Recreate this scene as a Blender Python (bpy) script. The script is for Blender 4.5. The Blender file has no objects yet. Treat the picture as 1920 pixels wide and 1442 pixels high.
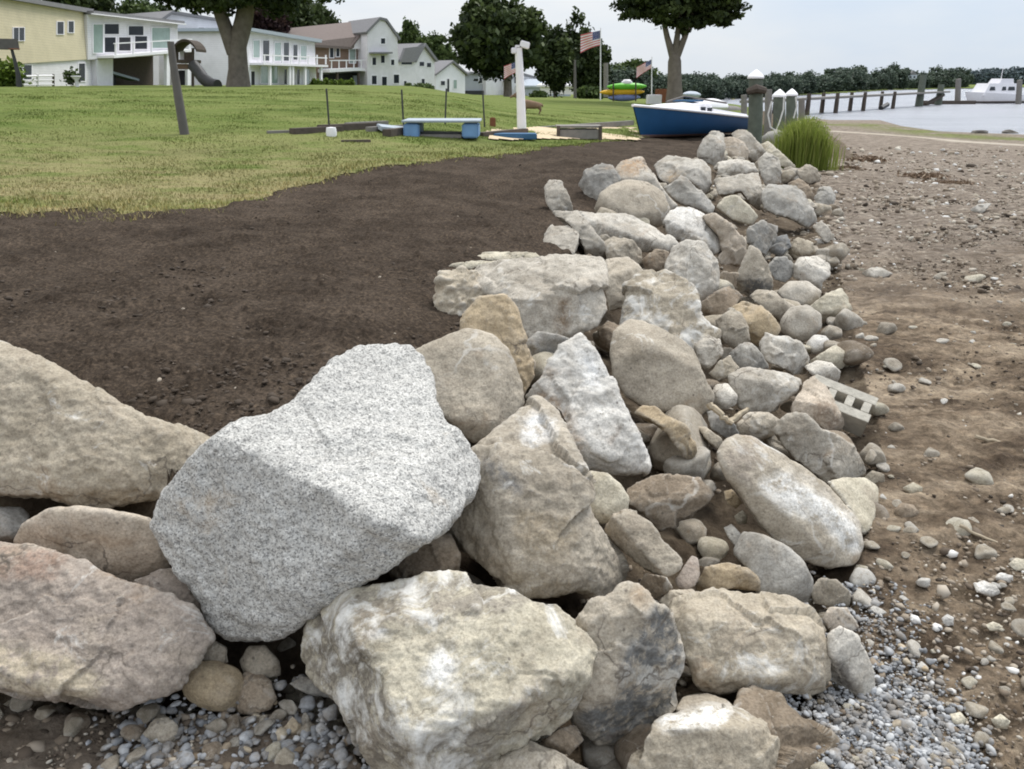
import bpy, bmesh, math, random
import numpy as np
from mathutils import Vector, Matrix
from mathutils.geometry import delaunay_2d_cdt

# ------------------------------------------------------------------ camera, world, sun
SC = bpy.context.scene
C = SC.collection
EYE = 2.1
PITCH = math.radians(19.9)
FPX = 1560.0
cd = bpy.data.cameras.new("camera"); CAM = bpy.data.objects.new("camera", cd); C.objects.link(CAM)
CAM.location = (0, 0, EYE); CAM.rotation_euler = (math.pi / 2 - PITCH, 0, 0)
cd.sensor_width = 36; cd.lens = 36 * FPX / 1920; cd.clip_start = 0.05; cd.clip_end = 8000
SC.camera = CAM
SC.view_settings.view_transform = 'Standard'; SC.view_settings.look = 'None'
SC.view_settings.exposure = 0.0; SC.view_settings.gamma = 1.0; SC.view_settings.use_curve_mapping = False
SC.render.engine = 'CYCLES'; SC.cycles.filter_width = 1.9
SC.cycles.max_bounces = 6; SC.cycles.use_denoising = True

SUN_EL, SUN_AZ = math.radians(56), math.radians(38)      # azimuth clockwise from +Y: over the water, ahead and right
W = bpy.data.worlds.new("World"); SC.world = W; W.use_nodes = True
nt = W.node_tree; nt.nodes.clear()
def wn(t): return nt.nodes.new(t)
sky = wn('ShaderNodeTexSky'); sky.sky_type = 'NISHITA'; sky.sun_disc = False
sky.sun_elevation = SUN_EL; sky.sun_rotation = SUN_AZ; sky.dust_density = 2.0
tc = wn('ShaderNodeTexCoord'); sep = wn('ShaderNodeSeparateXYZ'); nt.links.new(tc.outputs['Generated'], sep.inputs[0])
mp = wn('ShaderNodeMapping'); mp.inputs['Scale'].default_value = (1.0, 1.0, 3.2); nt.links.new(tc.outputs['Generated'], mp.inputs[0])
nz = wn('ShaderNodeTexNoise'); nz.inputs['Scale'].default_value = 2.3; nz.inputs['Detail'].default_value = 6; nz.inputs['Roughness'].default_value = 0.55
nt.links.new(mp.outputs[0], nz.inputs['Vector'])
# thin cloud to the right of the view, thick white cloud to the left
m1 = wn('ShaderNodeMath'); m1.operation = 'MULTIPLY_ADD'; m1.inputs[1].default_value = 0.85; m1.inputs[2].default_value = 0.02
nt.links.new(sep.outputs['X'], m1.inputs[0])
m2 = wn('ShaderNodeMath'); m2.operation = 'MULTIPLY_ADD'; m2.inputs[1].default_value = 3.0; m2.inputs[2].default_value = -1.2
nt.links.new(nz.outputs['Fac'], m2.inputs[0])
m3 = wn('ShaderNodeMath'); m3.operation = 'ADD'; m3.use_clamp = True
nt.links.new(m1.outputs[0], m3.inputs[0]); nt.links.new(m2.outputs[0], m3.inputs[1])
cl = wn('ShaderNodeMixRGB'); cl.inputs[1].default_value = (9.0, 9.3, 9.6, 1); cl.inputs[2].default_value = (7.0, 8.05, 9.4, 1)
nt.links.new(m3.outputs[0], cl.inputs[0])
# an overcast dome is brighter overhead than at the horizon
m4 = wn('ShaderNodeMath'); m4.operation = 'MULTIPLY_ADD'; m4.inputs[1].default_value = 0.85; m4.inputs[2].default_value = 0.93
m4b = wn('ShaderNodeMath'); m4b.operation = 'MAXIMUM'; m4b.inputs[1].default_value = 0
nt.links.new(sep.outputs['Z'], m4b.inputs[0]); nt.links.new(m4b.outputs[0], m4.inputs[0])
vm = wn('ShaderNodeVectorMath'); vm.operation = 'SCALE'
nt.links.new(cl.outputs[0], vm.inputs[0]); nt.links.new(m4.outputs[0], vm.inputs['Scale'])
mx = wn('ShaderNodeMixRGB'); mx.inputs[0].default_value = 0.93
nt.links.new(sky.outputs[0], mx.inputs[1]); nt.links.new(vm.outputs[0], mx.inputs[2])
bg = wn('ShaderNodeBackground'); bg.inputs['Strength'].default_value = 0.1; nt.links.new(mx.outputs[0], bg.inputs[0])
wo = wn('ShaderNodeOutputWorld'); nt.links.new(bg.outputs[0], wo.inputs[0])
sl = bpy.data.lights.new("sun", 'SUN'); sl.energy = 3.5; sl.angle = math.radians(25); sl.color = (1.0, 0.965, 0.91)
so = bpy.data.objects.new("sun", sl); C.objects.link(so)
so.rotation_euler = (math.pi / 2 - SUN_EL, 0, math.pi - SUN_AZ)
so.location = (20, 20, 40)

# ------------------------------------------------------------------ helpers
RNG = np.random.default_rng(7); random.seed(7)
CP, SP = math.cos(PITCH), math.sin(PITCH)
def ray(px, py):
    a = (px - 960) / FPX; b = -(py - 721) / FPX
    return np.array([a, CP + b * SP, -SP + b * CP])          # one unit along the view axis
def PZ(px, py, z):                                           # photo pixel -> point at height z
    d = ray(px, py); t = (z - EYE) / d[2]; return np.array([0, 0, EYE]) + d * t
def PY(px, py, Y):                                           # photo pixel -> point at ground distance Y
    d = ray(px, py); return np.array([0, 0, EYE]) + d * (Y / d[1])

def tag(o, label=None, cat=None, group=None, kind=None):
    if label: o['label'] = label
    if cat: o['category'] = cat
    if group: o['group'] = group
    if kind: o['kind'] = kind
    return o
def empty(name, loc, label, cat, group=None, rz=0):
    o = bpy.data.objects.new(name, None); C.objects.link(o); o.location = loc; o.rotation_euler = (0, 0, rz)
    o.empty_display_size = 0.2
    return tag(o, label, cat, group)
def mesh_np(name, V, F, mat=None, parent=None, smooth=False, loc=None, attrs=None):
    me = bpy.data.meshes.new(name)
    V = np.asarray(V, dtype=np.float32); F = np.asarray(F, dtype=np.int32)
    if loc is not None: V = V - np.asarray(loc, dtype=np.float32)
    k = F.shape[1]
    me.vertices.add(len(V)); me.vertices.foreach_set('co', V.ravel())
    me.loops.add(F.size); me.loops.foreach_set('vertex_index', F.ravel())
    me.polygons.add(len(F)); me.polygons.foreach_set('loop_start', np.arange(0, F.size, k, dtype=np.int32))
    if smooth: me.polygons.foreach_set('use_smooth', np.ones(len(F), dtype=bool))
    me.update(calc_edges=True)
    for an, av in (attrs or {}).items():
        at = me.attributes.new(an, 'FLOAT', 'POINT'); at.data.foreach_set('value', np.asarray(av, dtype=np.float32))
    if mat: me.materials.append(mat)
    o = bpy.data.objects.new(name, me); C.objects.link(o)
    if loc is not None and parent is None: o.location = loc
    if parent is not None: o.parent = parent
    return o

class MB:                                                    # collects shapes, builds ONE mesh object
    def __init__(s): s.v = []; s.f = []
    def add(s, vs, fs):
        n = len(s.v); s.v += [tuple(map(float, v)) for v in vs]; s.f += [tuple(i + n for i in f) for f in fs]; return s
    def hexa(s, p):                                          # eight corners: bottom ring then top ring
        return s.add(p, [(3, 2, 1, 0), (4, 5, 6, 7), (0, 1, 5, 4), (1, 2, 6, 5), (2, 3, 7, 6), (3, 0, 4, 7)])
    def box(s, c, d, rz=0, rx=0, ry=0):
        M = Matrix.Translation(c) @ Matrix.Rotation(rz, 4, 'Z') @ Matrix.Rotation(rx, 4, 'X') @ Matrix.Rotation(ry, 4, 'Y')
        x, y, z = d[0] / 2, d[1] / 2, d[2] / 2
        return s.hexa([M @ Vector(q) for q in ((-x, -y, -z), (x, -y, -z), (x, y, -z), (-x, y, -z), (-x, -y, z), (x, -y, z), (x, y, z), (-x, y, z))])
    def tube(s, pts, rad, n=10, cap=True):
        pts = [Vector(p) for p in pts]; m = len(pts)
        if not hasattr(rad, '__len__'): rad = [rad] * m
        vs = []; prev = None
        for i, p in enumerate(pts):
            t = (pts[min(i + 1, m - 1)] - pts[max(i - 1, 0)]).normalized()
            if prev is None:
                a = t.orthogonal().normalized()
            else:
                a = (prev - t * prev.dot(t)); a = a.normalized() if a.length > 1e-6 else t.orthogonal().normalized()
            prev = a; b = t.cross(a)
            for k in range(n):
                w = 2 * math.pi * k / n; vs.append(p + (a * math.cos(w) + b * math.sin(w)) * rad[i])
        fs = [(i * n + k, i * n + (k + 1) % n, (i + 1) * n + (k + 1) % n, (i + 1) * n + k) for i in range(m - 1) for k in range(n)]
        if cap: fs += [tuple(range(n - 1, -1, -1)), tuple(range((m - 1) * n, m * n))]
        return s.add(vs, fs)
    def prism(s, poly, off):                                 # planar polygon extruded along a vector
        n = len(poly); off = Vector(off); P = [Vector(p) for p in poly]
        vs = P + [p + off for p in P]
        return s.add(vs, [tuple(range(n - 1, -1, -1)), tuple(range(n, 2 * n))] + [(i, (i + 1) % n, n + (i + 1) % n, n + i) for i in range(n)])
    def lathe(s, c, prof, n=16):
        c = Vector(c); m = len(prof)
        vs = [c + Vector((r * math.cos(2 * math.pi * k / n), r * math.sin(2 * math.pi * k / n), z)) for r, z in prof for k in range(n)]
        fs = [(i * n + k, i * n + (k + 1) % n, (i + 1) * n + (k + 1) % n, (i + 1) * n + k) for i in range(m - 1) for k in range(n)]
        fs += [tuple(range(n - 1, -1, -1)), tuple(range((m - 1) * n, m * n))]
        return s.add(vs, fs)
    def build(s, name, mat, parent=None, smooth=False, bevel=0.0, color=None):
        me = bpy.data.meshes.new(name)
        L = Vector((0, 0, 0))
        if parent is not None:
            q = parent
            while q is not None: L += q.location; q = q.parent
        me.from_pydata([tuple(Vector(v) - L) for v in s.v], [], s.f)
        bm = bmesh.new(); bm.from_mesh(me); bmesh.ops.recalc_face_normals(bm, faces=bm.faces)
        if bevel: bmesh.ops.bevel(bm, geom=bm.edges[:], offset=bevel, segments=2, affect='EDGES', clamp_overlap=True)
        bm.to_mesh(me); bm.free()
        if smooth:
            for p in me.polygons: p.use_smooth = True
            me.set_sharp_from_angle(angle=math.radians(40))
        me.materials.append(mat)
        o = bpy.data.objects.new(name, me); C.objects.link(o)
        if parent is not None: o.parent = parent
        if color: o.color = color
        return o
    def thing(s, name, mat, label, cat, group=None, **k):    # a thing that is one mesh; its origin goes to its base
        o = s.build(name, mat, None, **k)
        V = np.array([v.co[:] for v in o.data.vertices]); c = V.mean(0); c[2] = V[:, 2].min()
        o.data.transform(Matrix.Translation(-Vector(c))); o.location = c
        return tag(o, label, cat, group)

def nrm(v): v = np.asarray(v, float); return v / np.linalg.norm(v)
def hash3(i, j, k, s):
    h = (i.astype(np.int64) * 374761393 + j.astype(np.int64) * 668265263 + k.astype(np.int64) * 2147483647 + s * 974634777) & 0xffffffff
    h = ((h ^ (h >> 13)) * 1274126177) & 0xffffffff
    h = (h ^ (h >> 16)); return (h & 0xffff) / 32767.5 - 1.0
def vnoise(P, s=0):                                          # smooth value noise in [-1, 1]
    f = np.floor(P); t = P - f; t = t * t * t * (t * (t * 6 - 15) + 10); i = f.astype(np.int64)
    out = 0
    for dx in (0, 1):
        for dy in (0, 1):
            for dz in (0, 1):
                w = (t[:, 0] if dx else 1 - t[:, 0]) * (t[:, 1] if dy else 1 - t[:, 1]) * (t[:, 2] if dz else 1 - t[:, 2])
                out = out + w * hash3(i[:, 0] + dx, i[:, 1] + dy, i[:, 2] + dz, s)
    return out
def fbm(P, oct=4, s=0, gain=0.5):
    o = 0; a = 1.0
    for k in range(oct): o = o + a * vnoise(P * (2.03 ** k) + 17.3 * k, s + k); a *= gain
    return o
def sm(a, b, x): t = np.clip((x - a) / (b - a), 0, 1); return t * t * (3 - 2 * t)

# ------------------------------------------------------------------ materials
def newmat(name):
    m = bpy.data.materials.new(name); m.use_nodes = True; t = m.node_tree
    b = t.nodes['Principled BSDF']; b.inputs['Roughness'].default_value = 0.8; b.inputs['Specular IOR Level'].default_value = 0.25
    return m, t, b
class NB:                                                    # tiny node builder
    def __init__(s, t): s.t = t
    def n(s, typ, **k):
        x = s.t.nodes.new(typ)
        for a, v in k.items(): setattr(x, a, v)
        return x
    def link(s, a, b): s.t.links.new(a, b)
    def noise(s, vec, scale, detail=4, rough=0.55, dist=0.0):
        x = s.n('ShaderNodeTexNoise'); x.inputs['Scale'].default_value = scale; x.inputs['Detail'].default_value = detail
        x.inputs['Roughness'].default_value = rough; x.inputs['Distortion'].default_value = dist
        if vec: s.link(vec, x.inputs['Vector'])
        return x.outputs['Fac']
    def vor(s, vec, scale, feat='F1'):
        x = s.n('ShaderNodeTexVoronoi', feature=feat); x.inputs['Scale'].default_value = scale
        if vec: s.link(vec, x.inputs['Vector'])
        return x
    def ramp(s, fac, stops):
        x = s.n('ShaderNodeValToRGB'); e = x.color_ramp.elements
        while len(e) < len(stops): e.new(0.5)
        for i, (p, c) in enumerate(stops):
            e[i].position = p; e[i].color = (c, c, c, 1) if not hasattr(c, '__len__') else (*c, 1)
        s.link(fac, x.inputs[0]); return x.outputs[0]
    def mix(s, f, a, b, mode='MIX'):
        x = s.n('ShaderNodeMixRGB', blend_type=mode)
        for i, v in ((0, f), (1, a), (2, b)):
            if isinstance(v, (int, float)): x.inputs[i].default_value = v if i == 0 else (v, v, v, 1)
            elif isinstance(v, tuple): x.inputs[i].default_value = (*v, 1)
            else: s.link(v, x.inputs[i])
        return x.outputs[0]
    def math(s, op, a, b=0.0, clamp=False):
        x = s.n('ShaderNodeMath', operation=op, use_clamp=clamp)
        for i, v in ((0, a), (1, b)):
            if isinstance(v, (int, float)): x.inputs[i].default_value = v
            else: s.link(v, x.inputs[i])
        return x.outputs[0]
    def attr(s, name): x = s.n('ShaderNodeAttribute'); x.attribute_name = name; return x.outputs['Fac']
    def pos(s): return s.n('ShaderNodeNewGeometry').outputs['Position']
    def bump(s, h, strength, dist, bsdf, prev=None):
        x = s.n('ShaderNodeBump'); x.inputs['Strength'].default_value = strength; x.inputs['Distance'].default_value = dist
        s.link(h, x.inputs['Height'])
        if prev: s.link(prev, x.inputs['Normal'])
        s.link(x.outputs[0], bsdf.inputs['Normal']); return x.outputs[0]
    def objvec(s):                                           # object coordinates, shifted per object
        t = s.n('ShaderNodeTexCoord').outputs['Object']; r = s.n('ShaderNodeObjectInfo')
        m = s.n('ShaderNodeVectorMath', operation='MULTIPLY_ADD'); m.inputs[1].default_value = (1, 1, 1)
        k = s.n('ShaderNodeVectorMath', operation='SCALE'); k.inputs[0].default_value = (71.3, 37.9, 53.1); s.link(r.outputs['Random'], k.inputs['Scale'])
        s.link(t, m.inputs[0]); s.link(k.outputs[0], m.inputs[2]); return m.outputs[0], r

def plain(name, col, rough=0.7, var=0.12, scale=6.0, metal=0.0, spec=0.25, bump=0.0):
    m, t, b = newmat(name); N = NB(t)
    f = N.noise(N.n('ShaderNodeTexCoord').outputs['Object'], scale, 5)
    lo = tuple(c * (1 - var) for c in col); hi = tuple(min(1, c * (1 + var)) for c in col)
    N.link(N.ramp(f, [(0.25, lo), (0.75, hi)]), b.inputs['Base Color'])
    b.inputs['Roughness'].default_value = rough; b.inputs['Metallic'].default_value = metal; b.inputs['Specular IOR Level'].default_value = spec
    if bump: N.bump(N.noise(N.n('ShaderNodeTexCoord').outputs['Object'], scale * 4, 4), bump, 0.02, b)
    return m

def rock_material():
    m, t, b = newmat("rock"); N = NB(t); v, oi = N.objvec()
    base = oi.outputs['Color']; amt = oi.outputs['Alpha']
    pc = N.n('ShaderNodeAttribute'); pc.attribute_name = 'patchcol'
    base = N.mix(N.math('MULTIPLY', N.attr('patch'), N.ramp(N.noise(v, 19, 6, .75), [(.36, .0), (.52, 1.0)])), base, pc.outputs['Color'])      # fracture faces, stains, painted shade
    big = N.noise(v, 2.2, 5, 0.6)
    c = N.mix(0.85, base, N.ramp(big, [(0.30, (0.66, 0.64, 0.60)), (0.50, (1.0, 0.99, 0.97)), (0.70, (1.26, 1.25, 1.23))]), 'MULTIPLY')
    mid = N.noise(v, 11, 6, 0.68)
    c = N.mix(1.0, c, N.ramp(mid, [(0.32, (0.76, 0.745, 0.72)), (0.5, (1, 1, 1)), (0.68, (1.17, 1.17, 1.16))]), 'MULTIPLY')
    # tan soil rubbed on to the stone
    d = N.ramp(N.noise(v, 3.6, 7, 0.7, 0.6), [(0.52, 0.0), (0.68, 0.6)])
    c = N.mix(d, c, (0.31, 0.262, 0.205))
    # mineral grain
    g = N.noise(v, 95, 3, 0.7)
    c = N.mix(0.85, c, N.ramp(g, [(0.34, (0.70, 0.69, 0.68)), (0.5, (1, 1, 1)), (0.66, (1.24, 1.24, 1.23))]), 'MULTIPLY')
    pit = N.vor(v, 24).outputs['Distance']
    pm = N.math('MULTIPLY', N.ramp(pit, [(0.08, 1.0), (0.2, 0.0)]), N.ramp(N.noise(v, 5, 3), [(0.5, 0.0), (0.62, 0.8)]))
    c = N.mix(pm, c, (0.10, 0.085, 0.07))
    # cracks and veins
    wv = N.n('ShaderNodeVectorMath', operation='MULTIPLY_ADD'); nn = N.n('ShaderNodeTexNoise'); nn.inputs['Scale'].default_value = 4.0; nn.inputs['Detail'].default_value = 6; N.link(v, nn.inputs['Vector'])
    N.link(nn.outputs['Color'], wv.inputs[0]); wv.inputs[1].default_value = (.45, .45, .45); N.link(v, wv.inputs[2])
    ck = N.vor(wv.outputs[0], 2.3, 'DISTANCE_TO_EDGE').outputs['Distance']
    c = N.mix(N.math('MULTIPLY', N.ramp(ck, [(.004, .75), (.014, 0.0)]), N.ramp(N.noise(v, 2.7, 3), [(.5, 0.0), (.6, 1.0)])), c, (.12, .10, .08))
    ve = N.vor(wv.outputs[0], 1.4, 'DISTANCE_TO_EDGE').outputs['Distance']
    c = N.mix(N.math('MULTIPLY', N.ramp(ve, [(.006, .5), (.022, 0.0)]), N.ramp(N.noise(v, 2.1, 3), [(.52, 0.0), (.62, 1.0)])), c, (.60, .57, .52))
    # rust stain
    ru = N.ramp(N.noise(v, 2.9, 5, 0.6, 0.4), [(0.63, 0.0), (0.74, 0.4)])
    c = N.mix(ru, c, (0.30, 0.185, 0.095))
    # chalky scuffs
    sc = N.noise(v, 4.3, 8, 0.72, 0.8)
    th = N.math('SUBTRACT', sc, N.math('SUBTRACT', 0.72, N.math('MULTIPLY', amt, 0.3)))
    sf = N.math('MULTIPLY', th, 9.0, True)
    c = N.mix(N.math('MULTIPLY', sf, 0.8), c, (0.66, 0.645, 0.61))
    pt = N.n('ShaderNodeNewGeometry').outputs['Pointiness']
    c = N.mix(N.ramp(pt, [(0.515, 0.0), (0.60, 0.42)]), c, (0.56, 0.53, 0.475))     # knocked edges
    N.link(c, b.inputs['Base Color']); b.inputs['Roughness'].default_value = 0.88; b.inputs['Specular IOR Level'].default_value = 0.2
    h1 = N.bump(N.noise(v, 26, 6, 0.65), 0.55, 0.018, b)
    N.bump(N.noise(v, 130, 3, 0.6), 0.35, 0.005, b, h1)
    return m
def granite_material():
    m, t, b = newmat("granite"); N = NB(t); v, oi = N.objvec()
    base = oi.outputs['Color']
    big = N.noise(v, 2.0, 4, 0.6)
    c = N.mix(0.8, base, N.ramp(big, [(0.3, (0.88, 0.88, 0.88)), (0.7, (1.1, 1.1, 1.1))]), 'MULTIPLY')
    g = N.vor(v, 190); gc = N.n('ShaderNodeSeparateColor'); N.link(g.outputs['Color'], gc.inputs[0])
    c = N.mix(0.9, c, N.ramp(gc.outputs[0], [(0.0, (0.36, 0.36, 0.36)), (0.2, (0.55, 0.55, 0.55)), (0.34, (0.9, 0.9, 0.89)), (0.75, (1.02, 1.02, 1.01)), (1.0, (1.28, 1.28, 1.26))]), 'MULTIPLY')
    c = N.mix(0.8, c, N.ramp(N.noise(v, 62, 5, 0.75), [(0.34, (0.60, 0.60, 0.59)), (0.5, (1, 1, 1)), (0.66, (1.24, 1.24, 1.23))]), 'MULTIPLY')
    ru = N.ramp(N.noise(v, 3.4, 6, 0.7, 0.5), [(0.62, 0.0), (0.76, 0.5)])
    c = N.mix(ru, c, (0.50, 0.38, 0.25))
    N.link(c, b.inputs['Base Color']); b.inputs['Roughness'].default_value = 0.85; b.inputs['Specular IOR Level'].default_value = 0.25
    h1 = N.bump(N.noise(v, 30, 6, 0.65), 0.6, 0.014, b)
    N.bump(N.noise(v, 120, 3, 0.6), 0.5, 0.006, b, h1)
    return m
M = {}
M['rock'] = rock_material(); M['granite'] = granite_material()
def gravel_material():
    m, t, b = newmat("gravel"); N = NB(t); a = N.attr('tone')
    c = N.ramp(a, [(0.0, (0.095, 0.097, 0.102)), (0.25, (0.225, 0.23, 0.24)), (0.58, (0.36, 0.366, 0.378)), (0.76, (0.52, 0.52, 0.515)), (0.78, (0.40, 0.31, 0.20)), (0.9, (0.46, 0.40, 0.31)), (1.0, (0.2, 0.15, 0.1))])
    for e in t.nodes:
        if e.type == 'VALTORGB': e.color_ramp.interpolation = 'LINEAR'
    c = N.mix(N.ramp(N.noise(N.pos(), 9, 5, .7), [(.45, 0.0), (.62, .7)]), c, (.19, .155, .115))      # silt on the chips
    c = N.mix(0.7, c, N.ramp(N.noise(N.pos(), 70, 4, 0.6), [(0.3, (0.7, 0.7, 0.7)), (0.7, (1.2, 1.2, 1.2))]), 'MULTIPLY')
    N.link(c, b.inputs['Base Color']); b.inputs['Roughness'].default_value = 0.75
    N.bump(N.noise(N.pos(), 120, 3), 0.3, 0.004, b); return m
M['gravel'] = gravel_material()
def pebbledirt_material():
    m, t, b = newmat("beach_grit"); N = NB(t); a = N.attr('tone')
    c = N.ramp(a, [(0.0, (0.052, 0.040, 0.030)), (0.08, (0.085, 0.064, 0.048)), (0.4, (0.22, 0.175, 0.13)), (0.75, (0.36, 0.31, 0.25)), (0.93, (0.5, 0.46, 0.39)), (1.0, (0.62, 0.6, 0.57))])
    N.link(c, b.inputs['Base Color']); b.inputs['Roughness'].default_value = 0.9; return m
M['grit'] = pebbledirt_material()
# ------------------------------------------------------------------ terrain
def pxline(pts, z): return np.array([PZ(x, y, z)[:2] for x, y in pts])
CREST_PX = [(0, 715), (250, 815), (400, 862), (590, 840), (790, 740), (860, 640), (940, 550), (1060, 470), (1120, 400), (1190, 345), (1270, 312), (1325, 282), (1358, 266)]
TOE_PX = [(0, 1325), (230, 1350), (560, 1335), (760, 1500), (1000, 1640), (1250, 1600), (1470, 1420), (1570, 1330), (1640, 1260), (1600, 1110), (1630, 1000), (1650, 900), (1650, 800), (1615, 690), (1600, 610), (1570, 500), (1548, 400), (1525, 330), (1505, 300), (1488, 275)]
CREST = np.vstack([[(-300, 4.4), (-12, 4.2)], pxline(CREST_PX, 0.75), [(8.6, 30), (12, 42), (17, 60), (22, 85), (24.5, 110), (30, 150), (45, 190), (76, 228), (170, 395), (424, 700), (1500, 2000)]])
TOE = np.vstack([[(-300, 2.0), (-12, 2.2)], pxline(TOE_PX, 0.0), [(12.6, 31), (16.5, 43), (21, 60), (25, 85), (27.5, 110), (33, 148), (48, 186), (79, 224), (173, 391), (428, 696), (1504, 1996)]])
ZW = -0.9
SHORE = np.vstack([[(300, -300), (70, 0), (46, 30)], pxline([(1920, 252), (1760, 246), (1690, 236), (1650, 225), (1560, 225), (1500, 221)], ZW), [(25.2, 85), (27.7, 110), (33.3, 148), (48.3, 186), (79.3, 224), (173.3, 391), (428.3, 696), (1504.3, 1996)]])
TERR_POLY = np.vstack([CREST, [(1500, 5000), (-5000, 5000), (-5000, 4.4)]])
BEACH_POLY = np.vstack([TOE, [(5000, 1996), (5000, -5000), (-5000, -5000), (-5000, 2.0)]])
WATER_POLY = np.vstack([SHORE, [(5000, 1996), (5000, -300)]])
def inpoly(x, y, P):
    r = np.zeros(x.shape, bool); n = len(P)
    for i in range(n):
        x1, y1 = P[i]; x2, y2 = P[(i + 1) % n]
        if y1 == y2: continue
        c = ((y1 > y) != (y2 > y)) & (x < (x2 - x1) * (y - y1) / (y2 - y1) + x1); r ^= c
    return r
def dist(x, y, P):
    d = np.full(x.shape, 1e18)
    for i in range(len(P) - 1):
        ax, ay = P[i]; bx, by = P[i + 1]; ex, ey = bx - ax, by - ay; L = ex * ex + ey * ey
        t = np.clip(((x - ax) * ex + (y - ay) * ey) / L, 0, 1)
        d = np.minimum(d, (x - ax - t * ex) ** 2 + (y - ay - t * ey) ** 2)
    return np.sqrt(d)
def terr_h(x, y):
    az = np.degrees(np.arctan2(x, np.maximum(y, 0.5)))
    A = np.interp(az, [-60, -12, -9, -4, -2, 0, 7, 13, 20], [1.12, 1.1, 1.0, 0.8, 0.58, 0.42, 0.18, -0.15, -0.2])
    r = np.hypot(x, y)
    h = 0.75 + A * (0.62 * sm(9, 30, r) + 0.38 * sm(22, 44, r))
    h = h - 0.22 * np.exp(-((az - 9) / 9.0) ** 2) * sm(14, 24, r) * (1 - sm(34, 55, r))
    h = h - 0.0135 * np.clip(r - 55, 0, 110) * sm(-7, -2.5, az)                  # the lawn falls away beyond its crest
    return h
def zt(x, y, full=False):
    x = np.asarray(x, float); y = np.asarray(y, float)
    iT = inpoly(x, y, TERR_POLY); iB = inpoly(x, y, BEACH_POLY)
    dC, dT, dS = dist(x, y, CREST), dist(x, y, TOE), dist(x, y, SHORE); iW = inpoly(x, y, WATER_POLY)
    hT = terr_h(x, y) - 0.10 * np.exp(-(dC / 0.35) ** 2)
    t = dT / (dT + dS + 1e-6)
    r_ = np.hypot(x, y); z0 = -0.72 * sm(20, 42, r_); hB = np.where(iW, ZW - np.minimum(2.0, 0.06 * dS), z0 + (ZW - z0) * t ** 1.25)
    s = dC / (dC + dT + 1e-6); zc = terr_h(x, y) - 0.10
    s2 = s * s * (3 - 2 * s) * 0.35 + s * 0.65
    hS = zc * (1 - s2) + np.where(r_ > 60, ZW, z0) * s2
    z = np.where(iT, hT, np.where(iB, hB, hS))
    return (z, iT, iB, dC, dT, dS, iW) if full else z
TS = np.geomspace(0.7, 90, 500)
def hit(px, py):                                             # first terrain point under a photo pixel
    d = ray(px, py); T = TS / max(1e-6, d[1]); Pn = np.array([0, 0, EYE])[None] + d[None] * T[:, None]
    z = zt(Pn[:, 0], Pn[:, 1]); below = np.nonzero(Pn[:, 2] < z)[0]
    if len(below) == 0: return Pn[-1], T[-1]
    i = max(1, below[0]); a = Pn[i - 1, 2] - z[i - 1]; b = Pn[i, 2] - z[i]; f = a / (a - b + 1e-9)
    return Pn[i - 1] * (1 - f) + Pn[i] * f, T[i - 1] * (1 - f) + T[i] * f
def G(px, py): return hit(px, py)[0]

LAWN_EDGE_PX = [(-700, 398), (0, 394), (90, 399), (180, 396), (240, 404), (330, 393), (400, 392), (450, 378), (560, 352), (640, 330), (690, 320), (830, 304), (1000, 285), (1120, 268), (1190, 261), (1260, 256), (1330, 252), (1375, 250)]
LAWN_EDGE = np.array([PZ(x, y, float(0.75 + 0.0 * x))[:2] for x, y in LAWN_EDGE_PX])
for _ in range(3):
    hz = terr_h(LAWN_EDGE[:, 0], LAWN_EDGE[:, 1]); LAWN_EDGE = np.array([PZ(x, y, float(h))[:2] for (x, y), h in zip(LAWN_EDGE_PX, hz)])
LAWN_POLY = np.vstack([[(-300, LAWN_EDGE[0, 1])], LAWN_EDGE, [(8.6, 28), (9.2, 31), (13, 42), (18, 60), (23, 85), (25.3, 110), (31, 149), (46, 188.5), (77, 226), (171, 393.5), (425, 698), (1501, 1998), (1500, 5000), (-5000, 5000)]])

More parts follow.
